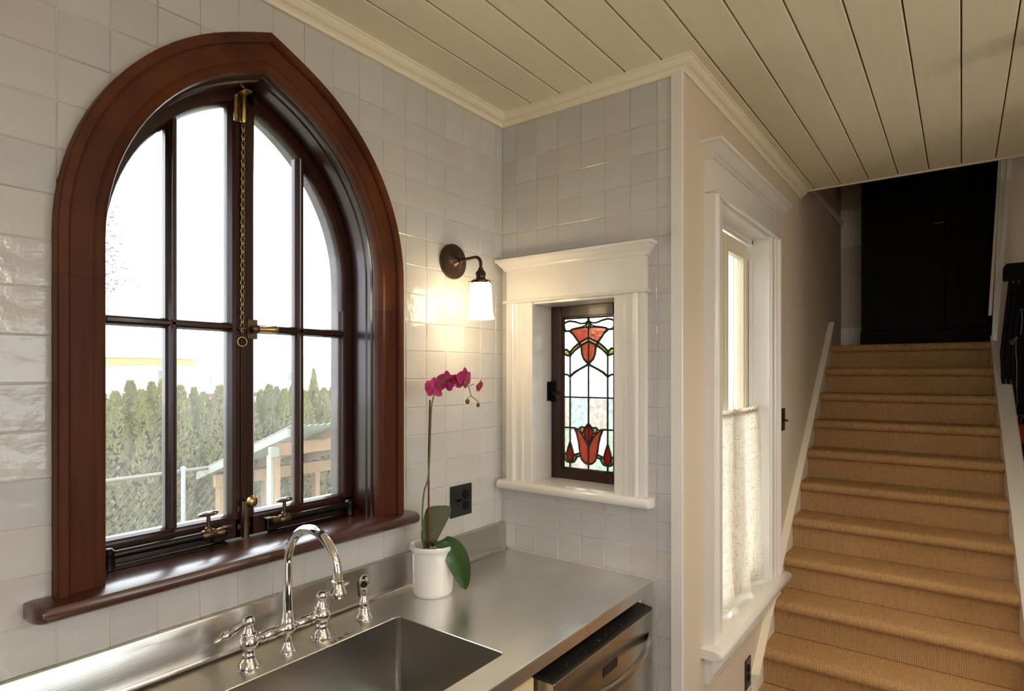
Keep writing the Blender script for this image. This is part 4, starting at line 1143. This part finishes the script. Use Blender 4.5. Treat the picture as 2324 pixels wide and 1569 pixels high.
mk('spray_head', M_CHROME, sy, lambda bm: lathe(bm, [(0, -.020), (.008, -.019), (.0125, -.012), (.0135, -.002), (.0130, .008), (.0145, .010), (.0145, .014), (.0110, .016)], hc, axis=sd, seg=24), smooth=True)
mk('nozzle', M_BLACK, sy, lambda bm: lathe(bm, [(.0098, .012), (.0098, .0175), (.004, .0165), (0, .0165)], hc, axis=sd, seg=20), smooth=True)
mk('trigger', M_BLACK, sy, lambda bm: tube(bm, [hc + Vector((-.011, .012, .0)), hc + Vector((-.014, .010, -.018)), hc + Vector((-.012, .007, -.042))], .0028, 8), smooth=True)

# ================================================================== ORCHID
PC = Vector((-.525, -.128, CT))
pot = mk('flower_pot', M_PORC, None, lambda bm: lathe(bm, [(0, .0005), (.058, .0005), (.0615, .004), (.064, .012), (.0655, .03), (.0665, .08), (.0670, .125), (.0675, .134), (.0690, .140), (.0730, .145), (.0745, .150), (.0735, .156), (.0700, .158), (.0660, .155), (.0635, .148), (.0620, .13), (.0615, .10), (0, .10)], PC, seg=56, cap=False), smooth=True)
tag(pot, 'white glazed crock flower pot on the steel worktop', 'flower pot')
orc = empty('orchid', PC + Vector((0, 0, .10))); tag(orc, 'magenta moth orchid growing from a white crock', 'orchid')
mk('bark_mix', M_SOIL, orc, lambda bm: lathe(bm, [(.0605, .101), (.058, .118), (.04, .124), (.02, .120), (0, .122)], PC, seg=30), smooth=True)
OD = (PC - CAM).dot(FW)
def op(px, py, dd=0.): return onD(px, py, OD + dd)
def blade(bm, path, widths, sides, gut=.18, thick=.0022, n=9):
    loops = []
    P = path
    for i, p in enumerate(P):
        s = sides[i].normalized(); t = (P[min(i + 1, len(P) - 1)] - P[max(i - 1, 0)]).normalized()
        nn = t.cross(s).normalized()
        top_ = []; bot = []
        for k in range(n):
            q = -1 + 2 * k / (n - 1)
            c = p + s * (q * widths[i]) + nn * (gut * widths[i] * (abs(q) ** 1.4))
            top_.append(c + nn * thick / 2); bot.append(c - nn * thick / 2)
        loops.append(top_ + bot[::-1])
    loft(bm, loops)
def lerp_sides(a, b, n): return [a.lerp(b, i / (n - 1)) for i in range(n)]
# drooping leaf: up from the crock, over the rim, hanging down
ctrl = [op(984, 1240, .004), op(1000, 1229, -.014), op(1022, 1236, -.036), op(1040, 1266, -.050), op(1050, 1302, -.054), op(1056, 1338, -.052)]
pth = curve_pts(ctrl, 5); n = len(pth)
wd = [.004 + .038 * math.sin(math.pi * min(1, (i / (n - 1)) * .97 + .03)) ** .7 for i in range(n)]
wd[-1] = .003
mk('leaf', M_LEAF, orc, blade, pth, wd, lerp_sides(RT * .75 + UP * .35 - FW * .3, RT * .93 - FW * .28 + UP * .12, n), .28, smooth=True)
ctrl = [op(975, 1240, .008), op(980, 1210, .014), op(988, 1180, .02), op(994, 1160, .024), op(996, 1148, .026)]
pth = curve_pts(ctrl, 6); n = len(pth)
wd = [.014 + .028 * math.sin(math.pi * (i / (n - 1)) * .72) for i in range(n)]
wd[-1] = .022; wd[-2] = .032
mk('leaf', M_LEAFB, orc, blade, pth, wd, lerp_sides(RT + FW * .2, RT + FW * .25, n), -.22, smooth=True)
ctrl = [op(968, 1245, -.004), op(960, 1225, -.008), op(957, 1205, -.008)]
pth = curve_pts(ctrl, 6); n = len(pth)
mk('leaf', M_LEAF, orc, blade, pth, [.008 * (1 - .9 * i / (n - 1)) + .001 for i in range(n)], [RT + FW] * n, .2, smooth=True)
# stake and flower stem
mk('stake', M_STAKE, orc, lambda bm: tube(bm, [op(973, 1246), op(973, 1150), op(973, 1020), op(976, 908)], [.0032, .0030, .0029, .0027], 8), smooth=True)
st1 = curve_pts([op(964, 1244, -.003), op(958, 1190, -.004), op(962, 1120, -.004), op(971, 1090, -.005), op(975, 1040, -.006), op(977, 980, -.006), op(979, 930, -.006), op(983, 905, -.006), op(989, 885, -.006), op(998, 872, -.006), op(1015, 860, -.006), op(1033, 856, -.006), op(1044, 864, -.006), op(1063, 878, -.006), op(1069, 898, -.006), op(1082, 909, -.006), op(1087, 915, -.006)], 5)
nn_ = len(st1)
stm = mk('stem', M_STEM, orc, lambda bm: tube(bm, st1, [.0030 - .0018 * (i / (nn_ - 1)) for i in range(nn_)], 8), smooth=True)
for (px, py) in ((976, 936), (970, 1096)):
    c = op(px, py); mk('tie', M_TIE, orc, lambda bm: ring(bm, c, UP, .0052, .0009, 16, 6), smooth=True)
def twig(a, b, r=.0011): mk('twig', M_STEM, stm, lambda bm: tube(bm, [a, (a + b) / 2 + UP * .001, b], r, 6), smooth=True)
twig(op(1063, 878, -.006), op(1077, 872, -.008)); twig(op(1069, 898, -.006), op(1060, 906, -.006))
for (px, py, r) in ((1061, 912, .0075), (1085, 920, .0060)):
    c = op(px, py, -.006)
    mk('bud', M_BUD, orc, lambda bm: lathe(bm, [(.002, -1.15 * r), (.7 * r, -.85 * r), (r, -.2 * r), (.95 * r, .35 * r), (.55 * r, .9 * r), (.1 * r, 1.15 * r)], c, axis=(0.1, 0, -1), seg=16), smooth=True)
def petal(bm, c, out, nrm, ln, wd_, curl=.25, n=8, m=7):
    """rounded petal rooted at c, growing along out, facing nrm"""
    out = out.normalized(); nrm = (nrm - out * nrm.dot(out)).normalized(); s = out.cross(nrm)
    top_ = []
    loops = []
    for i in range(n + 1):
        t = i / n
        wv = wd_ * (math.sin(math.pi * min(1, t * .93 + .06)) ** .6) * (1 if t < .97 else .5)
        p = c + out * (ln * t) - nrm * (curl * ln * (t ** 1.6)) 
        a_ = [p + s * (wv * (-1 + 2 * k / (m - 1))) + nrm * (.22 * wv * abs(-1 + 2 * k / (m - 1)) ** 2) for k in range(m)]
        loops.append([q + nrm * .0005 for q in a_] + [q - nrm * .0005 for q in a_[::-1]])
    loft(bm, loops)
def flower(px, py, dd, face, upv, size, label=None, openness=1.):
    c = op(px, py, dd); face = Vector(face).normalized(); upv = (upv - face * upv.dot(face)).normalized(); sd_ = upv.cross(face)
    f = empty('flower', c - off(orc), orc)
    def pp(nm, ang, ln, w_, cu, push, m=M_PETAL):
        o_ = (upv * math.cos(ang) + sd_ * math.sin(ang)) * openness + face * (1 - openness)
        mk(nm, m, f, petal, c + face * push, o_, face * openness - (upv * math.cos(ang) + sd_ * math.sin(ang)) * (1 - openness) if openness < 1 else face, ln, w_, cu, smooth=True)
    for a_ in (0, 2.2, -2.2): pp('sepal', a_, size * .95, size * .36, .12, 0)
    for a_ in (1.25, -1.25): pp('petal', a_, size, size * .52, .10, .002)
    pp('lip', math.pi, size * .5, size * .20, -.5, .004, M_LIP)
    mk('column', M_LIP, f, lambda bm: lathe(bm, [(.002, 0), (.0035, .004), (.004, .009), (.002, .012), (0, .0125)], c, axis=face, seg=10), smooth=True)
flower(985, 882, -.012, RT * -.62 + FW * .60 + UP * -.10, UP + RT * .1, .038)
flower(1012, 868, .010, RT * .45 + FW * .75 - UP * .1, UP * 1 + RT * .1, .040)
flower(1034, 862, .004, FW * -.35 + RT * .3 - UP * .55, UP + RT * -.2 + FW * .5, .030)
flower(1052, 862, -.006, RT * .75 + FW * -.42 - UP * .15, UP * 1 + RT * .12, .042)
flower(1081, 876, -.010, RT * .8 + UP * -.25 - FW * .2, UP + RT * .1, .026, openness=.62)

# ================================================================== STAIRS
NX0, NZ0, RUN, RISE = 2.617, 1.810, .1934, .156
SY1 = SWY - .022
def stair_r(X): return -1.606 - (2.617 - X) * .040
sc_ = empty('staircase', (1.6, -1.2, 0)); tag(sc_, 'tan carpeted staircase climbing to a dark landing', 'staircase')
for k in range(0, 11):
    X, Z = NX0 - RUN * k, NZ0 - RISE * k
    zl = Z - RISE if k < 10 else 0.001
    Xr = X + .030
    xb = X + RUN + .026 if k > 0 else 3.16
    r = .025
    prof = [(Xr, zl), (Xr, Z - .052), (Xr - .004, Z - .050)] + [(X + r - r * math.cos(t) * 1.0, Z - r + r * math.sin(t)) for t in [R(-50 + 140 * q / 7) for q in range(8)]] + [(xb, Z), (xb, zl)]
    bm = B()
    y0_, y1_ = SY1, stair_r(X)
    loft(bm, [[(x, y0_, z) for x, z in prof], [(x, stair_r(x) if False else y1_, z) for x, z in prof]])
    done(bm, 'step', M_CARPET, sc_, smooth=True, angle=50)
# left skirt board
SKA, SKB = (2.66, 1.957), (.785, .318)
def skirt(bm):
    y0_, y1_ = SWY - .001, SY1 + .0005
    poly = [SKA, (SKA[0], SKA[1] - .35), (SKB[0] + .25, .02), (SKB[0], .02), SKB]
    prism(bm, [(x, y0_, z) for x, z in poly], (0, y1_ - y0_, 0))
mk('skirt_board', M_PAINT, sc_, skirt)
def skirt_cap(bm):
    for (dz0, dz1, dy, xo) in ((-.026, .008, -.028, .002), (-.004, .012, -.034, .004)):
        pts = [(SKA[0] + .005, SWY - .0012, SKA[1] + dz0), (SKA[0] + .005, SWY - .0012, SKA[1] + dz1), (SKB[0] - xo, SWY - .0012, SKB[1] + dz1), (SKB[0] - xo, SWY - .0012, SKB[1] + dz0)]
        prism(bm, pts, (0, dy, 0))
mk('skirt_cap', M_CEIL, sc_, skirt_cap)
# right closed stringer with sloping cap
def stringer(bm):
    sl = RISE / RUN
    loops = []
    for X in (2.64, .50):
        zt = NZ0 + .012 - (NX0 - X) * sl
        yv = stair_r(X) - .0005
        loops.append([(X, yv, zt - .6 if X > 1 else 0.0), (X, yv, zt), (X, yv - .005, zt + .006), (X, yv - .064, zt + .006), (X, yv - .07, zt), (X, yv - .07, zt - .6 if X > 1 else 0.0)])
    loft(bm, loops)
mk('stringer', M_PAINT, sc_, stringer)
bb = mk('baseboard_stair', M_PAINT, None, lambda bm: (box(bm, (.0, SWY - .001, 0), (.784, SWY - .016, .235), bev=.003), box(bm, (.0, SWY - .001, .236), (.784, SWY - .024, .266), bev=.005)))
tag(bb, 'white moulded baseboard at the foot of the stair wall', 'baseboard', kind='structure')

# cupboard on the landing
cb = empty('landing_cupboard', (2.95, -1.3, NZ0)); tag(cb, 'near-black panelled cupboard standing at the head of the stairs', 'cupboard')
CXF = 2.90
cy0, cy1 = onX(1955, 600, CXF).y, -1.86
mk('carcass', M_BLACKW, cb, box, (CXF + .022, cy0, NZ0 + .001), (3.19, cy1, 3.9))
mk('plinth', M_BLACKW, cb, box, (CXF - .004, cy0 + .006, NZ0 + .001), (CXF + .024, cy1, NZ0 + .10), bev=.003)
ymid = onX(2146, 500, CXF).y
for (ya, yb) in ((cy0, ymid + .002), (ymid - .002, cy1)):
    d = empty('door', (0, 0, 0), cb)
    za, zm, zb = NZ0 + .105, 2.655, 3.88
    s_ = .075
    mk('stile', M_BLACKW, d, box, (CXF, ya, za), (CXF + .022, ya - s_, zb), bev=.002)
    mk('stile', M_BLACKW, d, box, (CXF, yb + s_, za), (CXF + .022, yb, zb), bev=.002)
    for z0_, z1_ in ((za, za + .07), (zm, zm + .11), (zb - .09, zb)):
        mk('rail', M_BLACKW, d, box, (CXF + .0005, ya - s_ + .001, z0_), (CXF + .022, yb + s_ - .001, z1_), bev=.002)
    mk('panel', M_BLACKW, d, box, (CXF + .013, ya - s_ + .001, za + .06), (CXF + .022, yb + s_ - .001, zm + .01))
    mk('panel', M_BLACKW, d, box, (CXF + .013, ya - s_ + .001, zm + .1), (CXF + .022, yb + s_ - .001, zb - .08))
mk('catch', M_GALV, cb, lambda bm: tube(bm, [(CXF - .004, ymid + .06, 2.60), (CXF - .004, ymid + .004, 2.602)], .002, 6), smooth=True)

# leaning white door lining at the stair head, with the wall return behind it
pj = empty('trim_5', (2.6, -1.64, NZ0)); tag(pj, 'white moulded post lining the opening at the head of the stairs', 'trim', kind='structure')
XP = 2.60
def strip(bm, tl, tr_, bl, br, x, d):
    pts = [onX(*tl, x), onX(*tr_, x), onX(*br, x), onX(*bl, x)]
    prism(bm, pts, (d, 0, 0))
def ext(p, q, f): return (p[0] + (q[0] - p[0]) * f, p[1] + (q[1] - p[1]) * f)
T = -.45
def slat(bm, a0, a1, b0, b1, x, d):
    """board between image lines a and b, carried on above the ceiling edge"""
    strip(bm, ext(a0, a1, T), ext(b0, b1, T), a1, b1, x, d)
mk('stop_strip', M_PAINT, pj, slat, (2266, 366), (2243, 716), (2273, 366), (2251, 716), XP + .012, .05)
mk('lining_board', M_PAINT, pj, slat, (2272, 366), (2250, 780), (2287, 362), (2258, 780), XP + .004, .05)
mk('edge_strip', M_WINTRIM, pj, slat, (2286, 362), (2253, 795), (2299, 357), (2260, 802), XP - .002, .055)
wz = mk('wall_return', M_WALLP, None, lambda bm: prism(bm, [onX(2299, 300, XP), onX(2260, 803, XP), onX(2280, 810, XP), (XP, -2.3, onX(2280, 810, XP).z), (XP, -2.3, 4.6), (XP, onX(2299, 300, XP).y, 4.6)], (.10, 0, 0)))
tag(wz, 'beige wall return beside the opening at the stair head', 'wall', kind='structure')

# black railing on the open side
rl = empty('stair_railing', (2.3, -1.75, 1.2)); tag(rl, 'black balustrade with a square cap and close upright bars beside the stairs', 'railing')
XR = 2.30
def cap(bm):
    a_, b_ = onX(2277, 606, XR), onX(2277, 634, XR)
    y1_ = -2.0
    prof = [(a_.y - .004, b_.z - .006), (a_.y, b_.z + .006), (a_.y, a_.z - .006), (a_.y - .012, a_.z + .012), (y1_, a_.z + .014), (y1_, b_.z - .006)]
    prism(bm, [(XR - .03, yv, z) for yv, z in prof], (.10, 0, 0))
mk('rail_cap', M_BLACKP, rl, cap)
p_top, p_bot = onX(2293, 642, XR), onX(2274, 800, XR)
lean = (p_top - p_bot) / (p_top.z - p_bot.z)
for k in range(14):
    b0 = Vector((XR, p_bot.y - k * .0235, 0))
    zb_ = .45
    lo_ = Vector((XR, b0.y + lean.y * (zb_ - p_bot.z), zb_)); hi_ = Vector((XR, b0.y + lean.y * (p_top.z - p_bot.z + .004), p_top.z + .006))
    lo_.y = max(lo_.y, -9)
    wv = .0085
    bm = B()
    loft(bm, [[p + Vector((-.012, wv, 0)), p + Vector((-.012, -wv, 0)), p + Vector((.02, -wv, 0)), p + Vector((.02, wv, 0))] for p in (Vector((XR, min(b0.y, stair_r(XR) - .08), .40)), Vector((XR, min(b0.y, stair_r(XR) - .08) if False else b0.y, p_bot.z)), hi_)])
    done(bm, 'baluster', M_BLACKP, rl)
mk('back_board', M_BLACKP, rl, lambda bm: prism(bm, [(XR + .021, p_bot.y + .004, .40), (XR + .021, p_bot.y + .004, p_bot.z), (XR + .021, p_top.y + .004, p_top.z), (XR + .021, -2.0, p_top.z), (XR + .021, -2.0, .40)], (.01, 0, 0)))
def twine(name, pts, label, r=.0016):
    bm = B(); tube(bm, curve_pts([onX(px, py, XR - .018) for px, py in pts], 6), r, 6)
    o = done(bm, name, M_TWINE, None, smooth=True); tag(o, label, 'string'); return o
twine('string', [(2300, 770), (2294, 776), (2298, 782), (2304, 768), (2309, 766), (2306, 774), (2306, 800), (2308, 840), (2307, 880), (2309, 915), (2305, 925), (2301, 929)], 'pale twine bow with a long tail hanging on the black railing')
twine('string', [(2317, 759), (2320, 720), (2317, 703), (2324, 703)], 'short pale twine loop tied high on the black railing')
twine('string', [(2309, 950), (2312, 942), (2322, 945), (2316, 955), (2316, 975), (2317, 1000), (2318, 1020)], 'pale twine knot above the orange felt flower')
def feltflower(bm):
    c = onX(2318, 984, XR - .045)
    rnd = random.Random(3)
    for k in range(7):
        t = 2 * math.pi * k / 7
        o_ = Vector((-.25, math.cos(t), math.sin(t))).normalized()
        petal(bm, c + Vector((rnd.uniform(-.006, .006), 0, 0)), o_, Vector((-1, 0, 0)), .052 + rnd.uniform(-.006, .008), .026, rnd.uniform(-.2, .3))
ff = mk('felt_flower', M_FELT, None, feltflower, smooth=True); tag(ff, 'orange red felt flower hanging on the black railing', 'decoration')

# ================================================================== OUTSIDE
GZ = -1.35
gd = mk('ground', M_GROUND, None, box, (-40, -40, GZ - .3), (60, 60, GZ)); tag(gd, 'dry pale lawn outside the windows', 'ground', kind='structure')
FY = 5.2
fn = empty('chain_link_fence', (1.5, FY, GZ)); tag(fn, 'chain link fence with pipe rail in front of the hedge', 'fence')
FZ = .56
mk('top_rail', M_WIRE, fn, lambda bm: tube(bm, [(-3, FY, FZ), (6, FY, FZ + .03)], .021, 8), smooth=True)
for px in (417,):
    c = onY(px, 1080, FY - .04)
    for dx in (-3.0, 0, 3.0):
        mk('post', M_GALV, fn, lambda bm: lathe(bm, [(.023, GZ), (.023, FZ + .03), (.028, FZ + .035), (.026, FZ + .055), (.010, FZ + .07)], (c.x + dx, FY - .03, 0), seg=14), smooth=True)
def mesh_wires(bm):
    h = FZ - GZ; sp_ = .085
    for k in range(int(9 / sp_)):
        x = -3 + k * sp_
        for d in (1, -1):
            a_ = Vector((x, FY - .006 * d, GZ)); b_ = Vector((x + d * h * .8, FY - .006 * d, FZ))
            tube(bm, [a_, b_], .0017, 3, cap=False)
mw = mk('wire_mesh', M_WIRE, fn, mesh_wires); mw['kind'] = 'stuff'

# arborvitae hedge: every tree its own object
def spray_tree(seed, h, rad, nleaf, tip=1.0):
    rnd = random.Random(seed); bm = B()
    def radius(t): return rad * (min(1, .86 + .5 * t) if t < .28 else (1 - (t - .28) / .72) ** .80) + .004
    for i in range(nleaf):
        t = 1 - math.sqrt(rnd.random()) if rnd.random() < .35 else rnd.random()
        a = rnd.uniform(0, 2 * math.pi)
        q = Vector((math.cos(a) * 1.9, math.sin(a) * 1.9, t * h * 3.2 + seed * 7))
        lump = 1 + .34 * mnoise.noise(q) + .16 * mnoise.noise(q * 2.7)
        r = radius(t) * lump * rnd.uniform(.86, 1.04)
        p = Vector((math.cos(a) * r, math.sin(a) * r, t * h))
        out = Vector((math.cos(a), math.sin(a), rnd.uniform(.3, 1.8))).normalized()
        s = Vector((-math.sin(a), math.cos(a), rnd.uniform(-.6, .6))).normalized()
        s = (s + Vector((math.cos(a), math.sin(a), 0)) * rnd.uniform(-.6, .6)).normalized()
        l = rnd.uniform(.05, .095) * (1 - .45 * t); w_ = l * rnd.uniform(.26, .45)
        v = [bm.verts.new(q) for q in (p, p + out * l * .5 + s * w_, p + out * l, p + out * l * .45 - s * w_)]
        bm.faces.new(v)
    me = bpy.data.meshes.new('foliage'); bm.to_mesh(me); bm.free(); me.materials.append(M_TREE); return me
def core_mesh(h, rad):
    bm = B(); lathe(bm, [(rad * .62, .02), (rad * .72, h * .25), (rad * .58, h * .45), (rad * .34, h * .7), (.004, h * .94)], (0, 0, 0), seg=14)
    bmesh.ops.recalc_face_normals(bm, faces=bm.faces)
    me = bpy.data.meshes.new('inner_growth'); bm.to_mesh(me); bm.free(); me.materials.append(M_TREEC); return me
def trunk_mesh():
    bm = B(); tube(bm, [(0, 0, 0), (0, 0, 1.2)], [.04, .02], 8); me = bpy.data.meshes.new('trunk'); bm.to_mesh(me); bm.free(); me.materials.append(M_BARK); return me
tm = trunk_mesh(); cmx = core_mesh(2.2, .40); variants = [spray_tree(i, 2.2, .40, 9000) for i in range(4)]
def tree_at(x, y, ztop, v, label, wid=1.0):
    e = empty('arborvitae', (x, y, GZ)); tag(e, label, 'tree', 'arborvitae hedge behind the fence')
    sc = (ztop - GZ) / 2.2
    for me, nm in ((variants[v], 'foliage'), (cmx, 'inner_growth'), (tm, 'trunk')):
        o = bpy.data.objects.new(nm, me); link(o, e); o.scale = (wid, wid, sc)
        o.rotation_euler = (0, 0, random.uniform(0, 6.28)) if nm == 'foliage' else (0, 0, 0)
        if nm == 'foliage': o['kind'] = 'stuff'
tops = [(205, 905), (233, 900), (262, 893), (296, 868), (322, 888), (344, 872), (370, 866), (392, 876), (410, 878), (440, 884), (462, 894), (485, 905), (500, 878), (528, 872), (560, 880), (592, 888), (611, 876), (628, 882), (646, 886), (667, 874), (690, 890), (712, 842), (735, 884), (757, 878), (782, 880), (810, 872)]
desc = ['shorter arborvitae in the clipped hedge beyond the fence', 'pointed arborvitae rising in the hedge beyond the fence']
for i, (px, py) in enumerate(tops):
    Y = 6.2 + (.55 if i % 2 else 0) + random.uniform(-.08, .08)
    c = onY(px, py, Y)
    lab = 'tall thin arborvitae spire rising above the red brick band' if px == 712 else ('arborvitae in the hedge row seen behind the shed roof' if px > 570 else ('arborvitae in the front hedge row along the chain link fence' if i % 2 == 0 else 'arborvitae in the back hedge row behind the fence trees'))
    tree_at(c.x, Y, c.z, i % 4, lab, .62 if px == 712 else random.uniform(.9, 1.1))

# open shed with a corrugated lean-to roof
sh = empty('garden_shed', (2.4, 4.5, GZ)); tag(sh, 'open timber shed frame with a corrugated lean-to roof', 'shed')
XS0, XS1, YH, YL, ZH, ZL = 1.42, 3.6, 3.77, 5.36, 1.0, .47
def rz(yv): return ZH + (ZL - ZH) * (yv - YH) / (YL - YH)
def corr(bm, x0, x1, ya, yb, dz):
    n = int((x1 - x0) / .018)
    loops = []
    for k in range(n + 1):
        x = x0 + (x1 - x0) * k / n; wv = .010 * math.sin(k * .018 / .075 * 2 * math.pi)
        loops.append([(x, ya, rz(ya) + dz + wv), (x, yb, rz(yb) + dz + wv), (x, yb, rz(yb) + dz + wv - .004), (x, ya, rz(ya) + dz + wv - .004)])
    loft(bm, loops)
mk('roof_sheet', M_CORR, sh, corr, XS0 - .02, XS1, YH - .12, YL + .1, .075)
mk('rake_board', M_GREYLUM, sh, lambda bm: prism(bm, [(XS0 - .03, YH - .10, rz(YH - .10) - .02), (XS0 - .03, YL + .1, rz(YL + .1) - .02), (XS0 - .03, YL + .1, rz(YL + .1) + .062), (XS0 - .03, YH - .10, rz(YH - .10) + .062)], (.035, 0, 0)))
for xr in (XS0 + .55, XS0 + 1.2, XS0 + 1.85):
    mk('rafter', M_LUMBER, sh, lambda bm: prism(bm, [(xr, YH - .08, rz(YH - .08) - .03), (xr, YL + .05, rz(YL + .05) - .03), (xr, YL + .05, rz(YL + .05) + .06), (xr, YH - .08, rz(YH - .08) + .06)], (.04, 0, 0)))
yb1 = 3.98
mk('beam', M_LUMBER, sh, box, (XS0 + .01, yb1 - .03, .80), (XS1, yb1 + .02, .93), bev=.005)
mk('beam', M_LUMBER, sh, box, (XS0 + .01, YL - .25, .36), (XS1, YL - .20, .50), bev=.005)
for (x, yv, zt) in ((1.462, yb1 + .07, .86), (2.55, yb1 + .07, .86), (1.50, YL - .15, .5), (2.05, YL - .15, .5), (2.75, YL - .15, .5)):
    mk('post', M_LUMBER, sh, box, (x, yv - .045, GZ), (x + .068, yv + .045, zt), bev=.004)
mk('grey_board', M_GREYLUM, sh, box, (1.428, yb1 + .03, GZ), (1.460, yb1 + .11, .80), bev=.002)
mk('cross_rail', M_LUMBER, sh, box, (1.55, yb1 + .06, .06), (2.56, yb1 + .10, .14), bev=.003)
mk('cross_rail', M_LUMBER, sh, box, (1.5, YL - .17, -.05), (3.5, YL - .13, .03), bev=.003)
mk('eave_block', M_GREYLUM, sh, box, (1.36, yb1 - .08, .80), (1.45, yb1 - .03, .90), bev=.003)

# houses far behind
hs = empty('far_house', (2, 16, GZ)); tag(hs, 'white house with a yellow fascia far behind the hedge', 'house')
HY = 16.0
def hx_(px): return onY(px, 848, HY).x
ez = onY(330, 816, HY).z
mk('wall', M_HOUSEW, hs, box, (hx_(150), HY, GZ), (hx_(424), HY + 6, ez - .05))
mk('fascia', M_HOUSEY, hs, box, (hx_(145), HY - .35, ez - .16), (hx_(428), HY - .25, ez + .02), bev=.01)
mk('roof', M_ROOFG, hs, lambda bm: prism(bm, [(hx_(140), HY - .4, ez + .03), (hx_(140), HY + 3, ez + 1.1), (hx_(140), HY + 6.4, ez + .03)], (hx_(430) - hx_(140), 0, 0)))
wn = mk('window', M_HOUSEW, hs, box, (hx_(355), HY - .04, 1.35), (hx_(372), HY, 1.75), bev=.01)
mk('pane', M_PANEB, wn, box, (hx_(358), HY - .05, 1.40), (hx_(369.5), HY - .041, 1.70))
ds = empty('satellite_dish', (hx_(305), HY + 1, ez + .4)); tag(ds, 'small grey satellite dish on a pole on the white house roof', 'satellite dish')
mk('pole', M_GALV, ds, lambda bm: tube(bm, [onY(303, 803, HY + 1), onY(308, 790, HY + 1), onY(312, 770, HY + 1)], .022, 8), smooth=True)
mk('dish', M_GALV, ds, lambda bm: lathe(bm, [(.02, 0), (.12, .02), (.2, .06), (.2, .075), (.12, .035), (0, .015)], onY(312, 766, HY + 1), axis=(.5, -.6, .5), seg=18), smooth=True)
h2 = empty('far_building', (12, 20, GZ)); tag(h2, 'white flat building with a red brick band behind the hedge', 'building')
HY2 = 20.0
def hx2(px): return onY(px, 848, HY2).x
mk('wall', M_HOUSEW, h2, box, (hx2(436), HY2, GZ), (hx2(1000), HY2 + 8, 2.3))
mk('brick_band', M_HOUSEB, h2, box, (hx2(462), HY2 - .5, onY(600, 898, HY2).z), (hx2(1000), HY2, onY(600, 890, HY2).z))
for (a_, b_, t_, l_) in ((652, 660, 846, 862), (752, 768, 838, 848), (474, 478, 852, 870)):
    wn = mk('window', M_HOUSEW, h2, box, (hx2(a_) - .05, HY2 - .05, onY(a_, l_, HY2).z - .05), (hx2(b_) + .05, HY2, onY(a_, t_, HY2).z + .05), bev=.01)
    mk('pane', M_PANEB, wn, box, (hx2(a_), HY2 - .06, onY(a_, l_, HY2).z), (hx2(b_), HY2 - .051, onY(a_, t_, HY2).z))
up0 = onY(150, 838, 13)
up_p = mk('utility_pole', M_BARK, None, lambda bm: tube(bm, [(up0.x, 13, GZ), (up0.x, 13, up0.z + .3)], [.14, .10], 10), smooth=True)
tag(up_p, 'wooden utility pole holding the thin wire', 'pole')
wy = onY(1000, 815, HY2 - .02)
ww_ = mk('utility_wire', M_WIRE, None, lambda bm: tube(bm, curve_pts([up0 + Vector((.1, 0, 0)), onY(400, 822, 14.5), onY(600, 810, 16), onY(800, 806, 18), wy], 8), .007, 5), smooth=True)
tag(ww_, 'thin utility wire strung from the pole to the white building', 'wire')
ft = empty('conifer_tree', (onY(190, 500, 36).x, 36, GZ)); tag(ft, 'tall conifer beyond the white house, coloured pale for haze', 'tree')
def farleaf(bm):
    rnd = random.Random(11); base = Vector((onY(190, 500, 36).x, 36, GZ))
    for i in range(5200):
        t = rnd.random(); a_ = rnd.uniform(0, 6.283); br = (1 - t) * 3.6 + .35
        br *= .55 + .45 * abs(math.sin(t * 40 + a_ * 2))
        r_ = br * rnd.random() ** .6
        p = base + Vector((math.cos(a_) * r_, math.sin(a_) * r_, 3.0 + t * 13.5 - r_ * .25))
        d = Vector((math.cos(a_), math.sin(a_), rnd.uniform(-.5, .4))) * .32; s = Vector((-math.sin(a_), math.cos(a_), rnd.uniform(-.4, .4))) * .06
        bm.faces.new([bm.verts.new(q) for q in (p, p + d * .5 + s, p + d, p + d * .5 - s)])
o = mk('foliage', M_FARTREE, ft, farleaf); o['kind'] = 'stuff'
mk('trunk', M_BARK, ft, lambda bm: tube(bm, [(ft.location.x, 36, GZ), (ft.location.x, 36, 15)], [.22, .04], 8), smooth=True)
